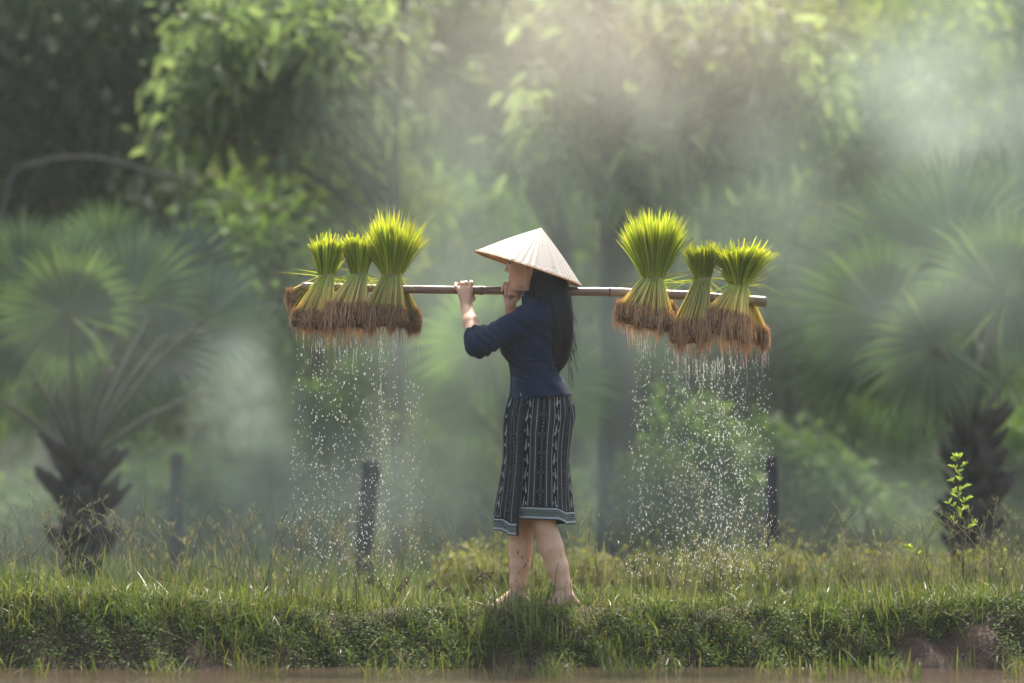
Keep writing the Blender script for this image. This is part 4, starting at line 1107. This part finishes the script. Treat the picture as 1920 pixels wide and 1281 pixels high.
# sapling
sap = empty('sapling', tuple(Wp(1800, 1120, .35))); tag(sap, 'leafy green sapling with a thin brown stem on the right of the bank', 'sapling')
yb = .35
st_pts = [Wp(x, y, yb) for x, y in ((1803, 1130), (1806, 1060), (1802, 1000), (1798, 950), (1797, 905), (1795, 862))]
P = bez(st_pts, 40); V, F, t = tubes(P, np.linspace(.0042, .0016, 40), 7)
M['sapstem'] = solid('sapling_stem', (.06, .04, .025), (.12, .09, .04), 20, .8)
mesh('stem', V, F, M['sapstem'], sap)
M['sapleaf'] = leafmat('sapling_leaf', [(.14, .20, .05), (.20, .27, .065), (.32, .37, .10)], .5, .4, .4)
rs_ = np.random.default_rng(5); LP, LD, LL = [], [], []
for j in range(15):
    f = .42 + .56 * j / 14; p0 = P[int(f * 39)]; a = j * 2.4; tw = .085 * (1.12 - f) + .015
    dv = norm(np.array([math.cos(a), math.sin(a) * .8, .75])); q = np.array([p0, p0 + dv * tw * .6, p0 + dv * tw])
    V, F, t = tubes(q, np.array([.0014, .0011, .0008]), 4); mesh('twig', V, F, M['sapstem'], sap)
    for k in range(6):
        g = rs_.uniform(.2, 1); b = rs_.uniform(0, 6.28)
        LP.append(p0 + dv * tw * g); LD.append(norm(dv * .8 + np.array([math.cos(b), math.sin(b), .2 + .4 * f]))); LL.append(rs_.uniform(.024, .044))
for k in range(7):
    b = k * .9; LP.append(P[39]); LD.append(norm(np.array([math.cos(b) * .6, math.sin(b) * .5, 1]))); LL.append(.05)
LP, LD, LL = np.array(LP), np.array(LD), np.array(LL)
s = np.linspace(0, 1, 6)[None, :, None]
PP = LP[:, None] + LD[:, None] * LL[:, None, None] * s + np.array([0, 0, -1]) * LL[:, None, None] * .25 * s ** 2
V, F, t = ribbons(PP, (LL * .135)[:, None] * np.array([.3, .9, 1, .85, .5, .05])[None], norm(np.cross(LD, np.array([.2, .9, .5])))[:, None])
mesh('leaves', V, F, M['sapleaf'], sap)
def sprig(label, pts, yb, n=16, L=.03):
    P = bez([Wp(x, y, yb) for x, y in pts], 20); o = empty('sprig', tuple(P[0])); tag(o, label, 'sprig')
    V, F, t = tubes(P, np.linspace(.0025, .0010, 20), 5); mesh('stem', V, F, M['sapstem'], o)
    i = rs_.integers(6, 20, n); a = rs_.uniform(0, 6.28, n); D_ = norm(np.stack([np.cos(a), np.sin(a), rs_.uniform(-.2, .8, n)], -1)); l_ = rs_.uniform(.5, 1, n) * L
    V, F, t = ribbons(P[i][:, None] + D_[:, None] * l_[:, None, None] * np.linspace(0, 1, 5)[None, :, None], (l_ * .2)[:, None] * np.array([.3, 1, .9, .6, .05])[None], norm(np.cross(D_, [.1, 1, .4]))[:, None])
    mesh('leaves', V, F, M['sapleaf'], o)
sprig('small leafy sprig leaning left of the sapling', [(1745, 1080), (1730, 1050), (1712, 1030), (1700, 1022)], .3)
sprig('bare dark sprig with few leaves at the right edge of the bank', [(1885, 1110), (1880, 1070), (1890, 1045), (1884, 1020)], .3, 10, .02)

# ================================================================== FIELD BEHIND
r = np.random.default_rng(9)
X = r.uniform(-14, 14, 95000); Y = r.uniform(1.2, 19, 95000); k = np.abs(X) < (16 + Y) * .26 + 2.5; X, Y = X[k], Y[k]
V, F, t = blades('', X, Y, r.uniform(.05, .17, len(X)), r.uniform(.003, .007, len(X)), .35, None, 4, seed=6)
tag(mesh('field_grass', V, F, M['fieldgrass'], smooth=False), 'soft green grass of the misty field behind the bank', 'grass', kind='stuff')
def leafcloud(C, n, L0, L1, spread, wr=.32, droop=.5, S=4, r=r, hang=0.0):
    """C (m,3) cluster centres; n leaves each"""
    m_ = len(C); N = m_ * n
    sp = spread if np.ndim(spread) else np.array([spread] * 3)
    p = np.repeat(C, n, 0) + r.normal(0, 1, (N, 3)) * np.asarray(sp) * .6
    d = norm(norm(p - np.repeat(C, n, 0)) * .7 + r.normal(0, .6, (N, 3)) + np.array([0, 0, -hang]))
    L = r.uniform(L0, L1, N)
    s = np.linspace(0, 1, S)[None, :, None]
    P = p[:, None] + d[:, None] * L[:, None, None] * s + np.array([0, 0, -1.]) * (L[:, None, None] * droop * s ** 2)
    sd = norm(np.cross(d, r.normal(0, 1, (N, 3)) * .5 + np.array([0, 0, 1.])))
    return ribbons(P, (L * wr * .5)[:, None] * np.interp(np.linspace(0, 1, S), [0, .35, .7, 1], [.25, 1, .8, .05])[None], sd[:, None])
# yellow-green weeds just behind the bank
r = np.random.default_rng(10)
def bush(name, label, px, py0, py1, w, D, mat, n=900, L=(.05, .10), seed=0, stems=5, group=None, droop=.4, hang=0., cat='bush', wr=.32):
    """a bush between rows py0 (top) and py1 (foot), w px wide"""
    r = np.random.default_rng(seed + 100)
    y = D - CD; ct = Wp(px, (py0 + py1) / 2, y); hh = (py1 - py0) / FPX * D / 2; ww = w / FPX * D / 2
    z0 = ground_z(np.array([ct[0]]), np.array([y]))[0]
    o = empty(name, (ct[0], y, z0)); tag(o, label, cat, group)
    nc = max(8, n // 22); u = r.normal(0, 1, (nc, 3)); u = norm(u) * (r.random((nc, 1)) ** .4)
    C = ct + u * np.array([ww, min(ww, 1.2), hh]) * (1 + .18 * r.normal(0, 1, (nc, 1)))
    C[:, 2] = np.maximum(C[:, 2], z0 + .05)
    V, F, t = leafcloud(C, 22, L[0], L[1], .16 * max(ww, .5), wr, droop, r=r, hang=hang)
    mesh('foliage', V, F, mat, o, smooth=False)
    ps = []
    for j in range(stems):
        tp = C[r.integers(0, nc)]; b0 = np.array([ct[0] + r.normal(0, .08), y + r.normal(0, .08), z0 - .05])
        ps.append(tubes(bez([b0, (b0 + tp) / 2 + r.normal(0, .05, 3), tp], 8), np.linspace(.02, .006, 8), 5)[:2])
    V, F = join(ps); mesh('stems', V, F, M['bark'], o)
    return o
for i, (px, w, D, top) in enumerate([(880, 120, 19.0, 1040), (960, 150, 19.6, 1020), (1105, 130, 19.2, 1035), (1230, 130, 19.8, 1045), (1340, 150, 19.3, 1035), (1480, 150, 19.5, 1040),
                                      (1600, 150, 19.0, 1042), (1720, 150, 19.6, 1036), (1850, 160, 19.2, 1040)]):
    bush('weed_clump', ['low yellowish weed clump behind the bank left of the feet', 'yellow-green weed clump right behind the legs', 'yellow weed clump just right of the legs', 'low weed clump left of the right drops',
                        'weed clump under the thick shower of drops', 'yellowish weed clump right of the right drops', 'weed clump midway between the drops and sapling', 'brownish weed clump just left of the sapling',
                        'weed clump behind the sapling at the right edge'][i], px, top, 1095, w, D, M['yellowweed'], 1100, (.02, .045), i, 4, 'yellow weed clumps behind the bank')

# ================================================================== TREES
def tree(label, trunk_pts, D, r0, blobs, mat, n=5000, L=(.14, .20), seed=0, droop=.4, hang=.25, depth=1.1, cat='tree', barkm='bark', limbs=True, per=16, wr=.48, name='broadleaf_tree', spread=.22, extra=None):
    """trunk_pts photo px points bottom->top at distance D; blobs: list (px, py, rx px, ry px)"""
    r = np.random.default_rng(seed + 500); y = D - CD
    P = np.array([Wp(a, b, y) for a, b in trunk_pts]); z0 = ground_z(P[:1, 0], np.array([y]))[0] - .1
    P = np.vstack([[P[0][0], y, z0], P]); o = empty(name, (P[0][0], y, z0)); tag(o, label, cat)
    Q = bez(P, 40); k = 1 - np.linspace(0, 1, 40) * .6
    R = r0 * k * (1 + .6 * np.exp(-np.linspace(0, 1, 40) * 22)) * (1 + .04 * np.sin(np.linspace(0, 30, 40)))
    ps = [tubes(Q, R, 12)[:2]]
    C = []
    tot = sum(b[2] * b[3] for b in blobs)
    for (bx, by, rx, ry) in blobs:
        c = Wp(bx, by, y); m_ = max(4, int(n / per * rx * ry / tot))
        u = norm(r.normal(0, 1, (m_, 3))) * r.random((m_, 1)) ** .45
        cc = c + u * np.array([rx / FPX * D, depth, ry / FPX * D]) + np.array([0, r.uniform(-.3, .3), 0])
        C.append(cc)
        if limbs:
            i0 = int(np.argmin(np.linalg.norm(Q - (c + np.array([0, 0, -.8])), axis=1))); i0 = min(max(i0, 6), 38)
            mid = (Q[i0] + c) / 2 + np.array([0, 0, .12]) + r.normal(0, .08, 3)
            lb = bez([Q[i0], mid, c], 12); ps.append(tubes(lb, np.linspace(R[i0] * .6, .018, 12), 7)[:2])
            for q in cc[r.permutation(len(cc))[:10]]:
                j = r.integers(3, 12); ps.append(tubes(bez([lb[j], (lb[j] + q) / 2 + r.normal(0, .05, 3), q], 6), np.linspace(.018, .006, 6), 5)[:2])
    if extra:
        for e_ in extra: ps.append(tubes(bez([Wp(a, b, y) for a, b in e_[0]], 20), np.linspace(e_[1], e_[2], 20), 9)[:2])
    V, F = join(ps); mesh('trunk', V, F, M[barkm], o)
    C = np.concatenate(C)
    V, F, t = leafcloud(C, per, L[0], L[1], spread, wr, droop, r=r, hang=hang)
    mesh('crown', V, F, M[mat], o, smooth=False)
    return o
tree('tall tree with a straight grey trunk behind the right bundles', [(1158, 900), (1155, 600), (1152, 300), (1140, 60), (1130, -200)], 24.8, .145,
     [(1180, 90, 110, 70), (1280, 160, 120, 80), (1390, 110, 120, 90), (1230, 270, 70, 50), (1500, 200, 90, 70), (1100, 30, 90, 60), (1040, 250, 40, 80), (1190, 330, 40, 60), (1330, 240, 100, 50)],
     'leafbig', 3600, (.13, .20), 1, extra=[([(1150, 420), (1170, 300), (1230, 200)], .05, .02)])
tree('tree with a leaning dark limb behind the hat', [(1068, 900), (1063, 600), (1050, 440), (1030, 330), (1020, 100), (1010, -200)], 27.5, .105,
     [(880, 90, 90, 60), (960, 160, 70, 60), (850, 190, 60, 50), (1020, 60, 110, 60), (900, 0, 130, 50), (1040, 200, 60, 70), (920, 250, 40, 30), (800, 110, 60, 40)],
     'leafbig', 2900, (.13, .21), 2, extra=[([(1045, 430), (1010, 380), (975, 290), (940, 200), (915, 120)], .075, .04)])
tree('large-leaved tree whose drooping sprays hang over the left bundles', [(745, 900), (742, 500), (738, 240), (750, 120), (765, -150)], 25.0, .055,
     [(420, 130, 110, 70), (520, 90, 110, 80), (620, 80, 90, 80), (480, 190, 80, 50), (360, 170, 50, 40), (560, 210, 60, 40), (640, 190, 70, 60), (700, 60, 60, 60), (350, 235, 40, 25), (390, 50, 60, 50)],
     'leafbig', 3000, (.11, .17), 3, droop=.4, hang=.3, wr=.42)
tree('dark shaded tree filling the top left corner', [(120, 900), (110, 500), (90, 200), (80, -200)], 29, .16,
     [(60, 60, 170, 120), (230, 40, 130, 80), (50, 220, 130, 90), (200, 210, 110, 70), (120, 330, 140, 40), (330, 20, 70, 70), (0, 330, 90, 90), (250, 110, 100, 60)], 'leafshade', 6500, (.09, .16), 4, spread=.3)
tree('olive tree leaning out behind the left bundles', [(600, 900), (590, 600), (570, 400), (560, 250)], 28.5, .07,
     [(560, 300, 120, 80), (660, 300, 110, 90), (620, 390, 130, 80), (740, 350, 80, 90), (500, 270, 60, 60), (700, 430, 90, 60)], 'leafyel', 6000, (.06, .10), 5, hang=.2, spread=.3, per=22)
tree('mid green tree left of the small left bundle', [(470, 900), (475, 650), (480, 450)], 27.5, .05,
     [(480, 430, 60, 60), (455, 500, 45, 70), (520, 480, 55, 70), (500, 560, 60, 60), (440, 580, 40, 50)], 'leafgreen', 3200, (.06, .11), 6, hang=.2, spread=.28, per=20)
tree('loose olive tree at the upper right', [(1620, 900), (1600, 500), (1570, 250), (1560, 0)], 28.5, .09,
     [(1560, 150, 90, 90), (1650, 80, 110, 90), (1520, 270, 70, 60), (1600, 300, 90, 60), (1750, 60, 110, 80), (1700, 200, 100, 70), (1500, 60, 80, 60)], 'leafyel', 5000, (.07, .12), 7, spread=.3)
tree('hazy green tree in the top right corner', [(1860, 900), (1850, 500), (1840, 100)], 30, .12,
     [(1850, 100, 130, 110), (1930, 200, 120, 100), (1780, 220, 100, 80), (1900, 0, 150, 80)], 'leafgreen', 4500, (.08, .14), 8, spread=.32)
tree('slender tree between the hat and the right bundles', [(1290, 900), (1295, 600), (1310, 420), (1320, 300)], 29.5, .06,
     [(1300, 420, 90, 60), (1400, 400, 90, 60), (1350, 320, 100, 60), (1450, 470, 80, 70), (1260, 500, 60, 60)], 'leafgreen', 3600, (.07, .12), 9, spread=.3)
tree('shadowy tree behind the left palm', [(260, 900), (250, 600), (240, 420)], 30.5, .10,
     [(150, 430, 160, 70), (330, 430, 120, 80), (380, 550, 90, 80), (60, 500, 120, 80)], 'leafshade', 4200, (.09, .15), 10, spread=.32)
tree('dim tree directly behind the left bundles', [(800, 900), (810, 600), (830, 400)], 30.5, .09,
     [(800, 420, 110, 70), (900, 380, 100, 70), (850, 520, 110, 80), (700, 540, 100, 80), (960, 470, 80, 80)], 'leafgreen', 4200, (.08, .14), 11, spread=.32)

# undergrowth
BS = [('bright bush behind the left drops', 640, 720, 1020, 200, 26, 'leafgreen'), ('yellow-green bush between the left drops and skirt', 840, 780, 1030, 220, 25, 'leafyel'),
      ('green thicket left of the slanted stump', 560, 800, 1040, 190, 27, 'leafgreen'), ('low green bush beside the tall straight trunk', 1000, 860, 1040, 180, 26, 'leafgreen'),
      ('round green bush behind the right drops', 1300, 740, 1030, 200, 25, 'leafgreen'), ('light bush right of the tall straight trunk', 1235, 860, 1040, 110, 24, 'leafyel'),
      ('broad green bush right of the right drops', 1480, 780, 1030, 230, 25.5, 'leafgreen'), ('low green bush left of the right palm', 1590, 890, 1040, 330, 25.5, 'leafgreen'),
      ('grey-green bush under the right palm fronds', 1660, 760, 1030, 200, 27, 'leafgreen'), ('dark bush at the foot of the right palm', 1900, 760, 1030, 170, 26, 'leafgreen'),
      ('dark low thicket at the left edge', 40, 900, 1060, 240, 25.5, 'leafgreen'), ('green bush behind the left palm trunk', 240, 840, 1040, 200, 28, 'leafgreen'),
      ('pale green bush behind the grey stump', 380, 860, 1040, 190, 27.5, 'leafgreen'), ('green thicket behind the woman', 950, 560, 900, 280, 29, 'leafgreen'),
      ('dim thicket right of the woman', 1220, 600, 900, 200, 30, 'leafgreen'), ('dusky thicket between the right bundles and right palm', 1420, 560, 800, 240, 30, 'farleaf'),
      ('dusky thicket under the left palm fronds', 200, 620, 860, 380, 30.5, 'leafgreen'), ('dusky thicket behind the left smoke', 520, 600, 820, 220, 30.5, 'leafgreen')]
for i, (lb, px, a, b_, w, D, mt) in enumerate(BS):
    bush('bush', lb, px, a, b_, w, D, M[mt], 2600, (.06, .13), 30 + i, 6, 'bushes of the undergrowth')
# the wood beyond, one mass
r = np.random.default_rng(31)
nF = 2600; C = np.stack([r.uniform(-14, 14, nF), r.uniform(16.5, 24, nF), np.zeros(nF)], -1)
C[:, 2] = r.uniform(0, 1, nF) ** .8 * 7.5
V, F, t = leafcloud(C, 16, .12, .26, .55, .45, .3, r=r)
tag(mesh('woods', V, F, M['farleaf'], smooth=False), 'mass of far woodland foliage closing the view', 'woods', kind='stuff')

# ---- fan palms
def fan(name, hub, R, az, tilt, roll, span, nseg, mat, parent, seed, pet_from=None, petr=.012):
    """hub world; fan opens around direction (az in picture plane degrees from +x CCW); tilt turns the blade's face"""
    r = np.random.default_rng(seed)
    a0 = math.radians(az)
    u = np.array([math.cos(a0), 0, math.sin(a0)])                       # fan axis
    nrm = norm(np.array([0, -1., 0]) * math.cos(math.radians(tilt)) + np.array([math.sin(a0) * -1, 0, math.cos(a0)]) * math.sin(math.radians(tilt)))
    u = norm(u + np.array([0, 1., 0]) * math.sin(math.radians(roll))); nrm = norm(nrm - u * (nrm @ u)); v = np.cross(nrm, u)
    an = np.linspace(-span / 2, span / 2, nseg) * math.pi / 180
    L = R * (1 - .22 * np.abs(an / an.max()) ** 2) * r.uniform(.9, 1.06, nseg)
    S = 9; s = np.linspace(0, 1, S)
    d = u[None] * np.cos(an)[:, None] + v[None] * np.sin(an)[:, None]
    P = hub + d[:, None] * (L[:, None] * s[None])[..., None]
    P = P + nrm * (((np.arange(nseg) % 2) * 2 - 1)[:, None] * .010 * s[None] * R)[..., None]
    P[..., 2] -= (L[:, None] * (.10 + .10 * r.random(nseg))[:, None] * s[None] ** 3.5)
    P = P + nrm * (-.16 * R * (1 - s[None]) * np.abs(np.sin(an))[:, None])[..., None]
    wmax = R * .74 * (span / nseg) * math.pi / 180 * .62
    w = wmax * np.interp(s, [0, .15, .48, .72, 1], [.12, .38, 1.0, .55, .05])
    V, F, t = ribbons(P, np.broadcast_to(w[None], (nseg, S)), norm(np.cross(d, nrm) + nrm * .35 * (((np.arange(nseg) % 2) * 2 - 1)[:, None]))[:, None])
    fo = mesh('fan_leaf', V, F, mat, parent, smooth=False)
    if pet_from is not None:
        b = pet_from; mid = (b + hub) / 2 + np.array([0, 0, .06]) * np.linalg.norm(hub - b)
        Q = bez([b, mid, hub, hub + u * R * .12], 16); V, F, t = tubes(Q, np.linspace(petr * 2.2, petr * .6, 16), 7)
        mesh('petiole', V, F, M['petiole'], fo)
    return fo
def palm(label, D, base_px, crown_py, foot_py, rt, fans, mat, seed):
    y = D - CD; c = Wp(base_px, crown_py, y); z0 = ground_z(c[:1], np.array([y]))[0] - .08
    o = empty('fan_palm', (c[0], y, z0)); tag(o, label, 'palm')
    if rt > 0:
        Q = bez([np.array([c[0] - .03, y, z0]), np.array([c[0] + .02, y, (z0 + c[2]) / 2]), c], 24)
        V, F, t = tubes(Q, rt * (1 + .12 * np.sin(np.linspace(0, 26, 24))), 14)
        tr = mesh('trunk', V, F, M['palmbark'], o)
        r = np.random.default_rng(seed); bo = []
        for k in range(42):                                        # stubs of old leaf bases
            f = r.uniform(.15, 1.0); p = Q[int(f * 23)]; a = k * 2.4
            dv = np.array([math.cos(a), math.sin(a), .75]); l_ = r.uniform(.09, .20) * rt / .12
            q = np.array([p + dv * rt * .6, p + dv * (rt * .8 + l_ * .5), p + dv * (rt * .7 + l_) + np.array([0, 0, .02])])
            bo.append(tubes(q, np.array([.05, .036, .014]) * rt / .12, 6)[:2])
        V, F = join(bo); mesh('leaf_stubs', V, F, M['palmbark'], tr)
    for j, (hx, hy, dy, R, az, tilt, roll, span, ns) in enumerate(fans):
        hub = Wp(hx, hy, y + dy); hub[1] = y + dy
        fan('fan_leaf', hub, R / FPX * D, az, tilt, roll, span, ns, mat, o, seed * 31 + j, c + np.array([0, 0, -.02]) + .05 * norm(hub - c), .012 if rt > .1 else .008)
    return o
palm('large fan palm with a shaggy dark trunk on the left', 22.5, 150, 868, 1010, .125,
     [(250, 560, .1, 185, 75, 20, 5, 170, 38), (130, 590, -.5, 170, 150, 10, -20, 330, 60), (40, 520, .3, 160, 100, 15, 10, 170, 36), (380, 600, .1, 165, 40, 25, 10, 200, 42),
      (120, 540, .6, 175, 95, 15, 10, 150, 34), (20, 640, -.2, 150, 170, 20, 0, 240, 44), (300, 640, .5, 150, 20, 30, 10, 240, 44), (390, 735, .4, 60, 10, 40, 0, 160, 22),
      (-10, 745, .2, 110, 190, 30, 0, 200, 30), (200, 500, .8, 170, 110, 15, 5, 170, 38), (330, 520, .9, 160, 55, 20, 5, 180, 38), (210, 690, .7, 120, 300, 25, 0, 200, 36)], M['palm'], 1)
palm('big hazy fan palm with a dark trunk on the right', 22.4, 1822, 800, 1000, .115,
     [(1655, 600, .1, 225, 155, 15, 5, 190, 46), (1790, 470, .4, 240, 100, 15, 10, 180, 44), (1880, 560, -.4, 210, 70, 10, -15, 320, 60), (1700, 480, .7, 210, 125, 15, 10, 150, 38),
      (1760, 650, -.5, 180, 190, 15, -20, 300, 54), (1950, 640, .2, 190, 20, 20, 0, 240, 44), (1660, 690, .5, 150, 200, 25, 10, 220, 40), (1900, 440, .8, 220, 80, 15, 10, 160, 38), (1600, 520, .9, 170, 150, 15, 5, 190, 40), (1730, 560, .6, 190, 130, 15, 5, 200, 44), (1840, 650, .4, 170, 240, 20, 0, 240, 44), (1590, 680, .7, 140, 185, 20, 0, 220, 38)], M['palm'], 2)
palm('bright fan palm half hidden behind the woman', 24.5, 985, 900, 1000, .05,
     [(905, 650, 0, 150, 140, 10, 0, 300, 56), (1050, 725, -.1, 125, 15, 12, 0, 250, 48), (960, 590, .3, 120, 110, 15, 5, 200, 40), (880, 760, -.2, 105, 200, 20, 0, 220, 40)], M['palmlight'], 3)
palm('small misty fan palm left of the left drops', 25.5, 520, 1010, 1040, 0,
     [(500, 890, 0, 100, 90, 10, 0, 330, 54), (560, 800, .2, 110, 80, 15, 5, 200, 34), (620, 850, .1, 80, 40, 20, 0, 260, 36)], M['palm'], 4)
palm('low fan palm behind the left drops', 26, 720, 1000, 1040, 0,
     [(700, 730, 0, 110, 100, 12, 0, 260, 40), (760, 700, .2, 100, 60, 15, 0, 220, 36)], M['palmlight'], 5)

# ---- posts, stumps, bare branches
def post(name, label, pts, D, r0, cat):
    y = D - CD; P = np.array([Wp(a, b, y) for a, b in pts]); z0 = ground_z(P[:1, 0], np.array([y]))[0] - .05
    P = np.vstack([[P[0][0], y, z0], P]); Q = bez(P, 24)
    R = r0 * (1 + .05 * np.sin(np.linspace(0, 14, 24))); R[-1] *= .86
    V, F, t = tubes(Q, R, 14); V = V + .006 * np.sin(V[:, [2, 0, 1]] * 40)
    tag(mesh(name, V, F, M['post']), label, cat)
post('stump', 'dark slanted stump behind the left drops', [(684, 1010), (697, 862)], 22.6, .056, 'stump')
post('stump', 'slim grey stump between the left palm and small palm', [(330, 1010), (333, 852)], 24.2, .048, 'stump')
post('stump', 'short dark stump right of the right drops', [(1449, 1000), (1447, 856)], 21.4, .034, 'stump')
def vine(label, pts, D, r0):
    y = D - CD; Q = bez([Wp(a, b, y) for a, b in pts], 50); V, F, t = tubes(Q, np.linspace(r0, r0 * .4, 50), 7)
    ps = [(V, F)]; r = np.random.default_rng(int(abs(pts[0][0])))
    for k in range(8):
        p = Q[r.integers(8, 46)]; ps.append(tubes(bez([p, p + np.array([r.normal(0, .1), 0, -.15]), p + np.array([r.normal(0, .2), .1, -.45])], 8), np.linspace(r0 * .45, r0 * .15, 8), 5)[:2])
    V, F = join(ps); tag(mesh('bare_branch', V, F, M['palebark']), label, 'branch')
vine('long pale bare branch arching across the dark left woods', [(-60, 1000), (-20, 600), (15, 350), (70, 305), (180, 296), (330, 335), (480, 385), (640, 440), (700, 700)], 26, .014)
vine('pale bare branch arching right of the tall rice bundle', [(1180, 900), (1190, 500), (1230, 320), (1330, 310), (1430, 340), (1520, 385), (1620, 460), (1660, 700)], 27, .013)
vine('thin pale branch bowing behind the right palm fronds', [(1490, 800), (1490, 420), (1530, 320), (1600, 290), (1680, 330), (1720, 600)], 25, .008)

# ================================================================== SMOKE AND HAZE
def smoke(label, px, py, rx, ry, D, depth, dens, seed=0, col=(.77, .93, .79), scale=1.3, aniso=.3, lo=.38):  # default green tint stands for light filtered through leaves
    y = D - CD; c = Wp(px, py, y); R = np.array([rx / FPX * D, depth, ry / FPX * D])
    V, F = ellipsoid((0, 0, 0), R, 24, 14); F = F[:, ::-1]
    m, n, out = newmat('smoke_%d' % seed)
    tc = n.nodes.new('ShaderNodeTexCoord')
    sc = n.nodes.new('ShaderNodeVectorMath'); sc.operation = 'DIVIDE'; sc.inputs[1].default_value = tuple(R)
    n.links.new(tc.outputs['Object'], sc.inputs[0])
    ln = n.nodes.new('ShaderNodeVectorMath'); ln.operation = 'LENGTH'; n.links.new(sc.outputs[0], ln.inputs[0])
    mr = n.nodes.new('ShaderNodeMapRange'); mr.interpolation_type = 'SMOOTHSTEP'
    mr.inputs['From Min'].default_value = 1.0; mr.inputs['From Max'].default_value = .1
    n.links.new(ln.outputs['Value'], mr.inputs[0])
    nz = n.nodes.new('ShaderNodeTexNoise'); nz.inputs['Scale'].default_value = scale; nz.inputs['Detail'].default_value = 3
    mp = n.nodes.new('ShaderNodeMapping'); mp.inputs['Location'].default_value = (seed * 3.1, 0, seed); n.links.new(tc.outputs['Object'], mp.inputs[0]); n.links.new(mp.outputs[0], nz.inputs['Vector'])
    mr2 = n.nodes.new('ShaderNodeMapRange'); mr2.inputs['From Min'].default_value = lo; mr2.inputs['From Max'].default_value = .66; nz.inputs['Distortion'].default_value = .8; n.links.new(nz.outputs[0], mr2.inputs[0])
    mu = n.nodes.new('ShaderNodeMath'); mu.operation = 'MULTIPLY'; n.links.new(mr.outputs[0], mu.inputs[0]); n.links.new(mr2.outputs[0], mu.inputs[1])
    m3 = n.nodes.new('ShaderNodeMath'); m3.operation = 'MULTIPLY'; n.links.new(mu.outputs[0], m3.inputs[0]); m3.inputs[1].default_value = dens
    pv = n.nodes.new('ShaderNodeVolumePrincipled'); pv.inputs['Color'].default_value = (*col, 1); pv.inputs['Anisotropy'].default_value = aniso
    n.links.new(m3.outputs[0], pv.inputs['Density']); n.links.new(pv.outputs[0], out.inputs['Volume'])
    o = mesh('smoke', V, F, m); o.location = tuple(c); tag(o, label, 'smoke', kind='stuff')
smoke('pale drifting smoke puff left of the left drops', 465, 770, 150, 210, 21.3, 1.2, .42, 1, scale=2.2, lo=.40)
smoke('broad smoke bank drifting over the right palm', 1740, 360, 520, 480, 20.7, 1.3, .19, 2)
smoke('smoke rising through the top right corner', 1840, 130, 440, 280, 24.0, 1.5, .30, 3)
smoke('warm smoke veil in the centre of the wood', 1080, 500, 740, 640, 22.9, 1.8, .27, 4, aniso=.5, lo=.30, scale=.8)
smoke('added smoke coloured as warm sun glow in the tree tops above the right bundles', 1160, 60, 620, 360, 23.0, 1.7, .21, 7, col=(1.0, .90, .77), aniso=.6, lo=.28, scale=.7)  # added veil, its warm colour stands for the glow towards the sun
smoke('low mist lying over the field', 800, 960, 1700, 240, 23.2, 2.4, .15, 5, lo=.28)
smoke('faint smoke veil round the left palm', 260, 640, 520, 330, 20.9, 1.2, .045, 6, lo=.32, scale=.9)
m, n, out = newmat('haze')
pv = n.nodes.new('ShaderNodeVolumePrincipled'); pv.inputs['Color'].default_value = (.80, .90, .84, 1); pv.inputs['Density'].default_value = .0008; pv.inputs['Anisotropy'].default_value = .35
n.links.new(pv.outputs[0], out.inputs['Volume'])
x0, x1, y0, y1, z0, z1 = -90, 90, -45, 95, -1.6, 13.0
V = [(x, y, z) for x in (x0, x1) for y in (y0, y1) for z in (z0, z1)]
tag(mesh('haze', V, np.array([[0, 1, 3, 2], [4, 6, 7, 5], [0, 4, 5, 1], [2, 3, 7, 6], [0, 2, 6, 4], [1, 5, 7, 3]]), m, smooth=False), 'pale morning haze filling the air', 'haze', kind='stuff')
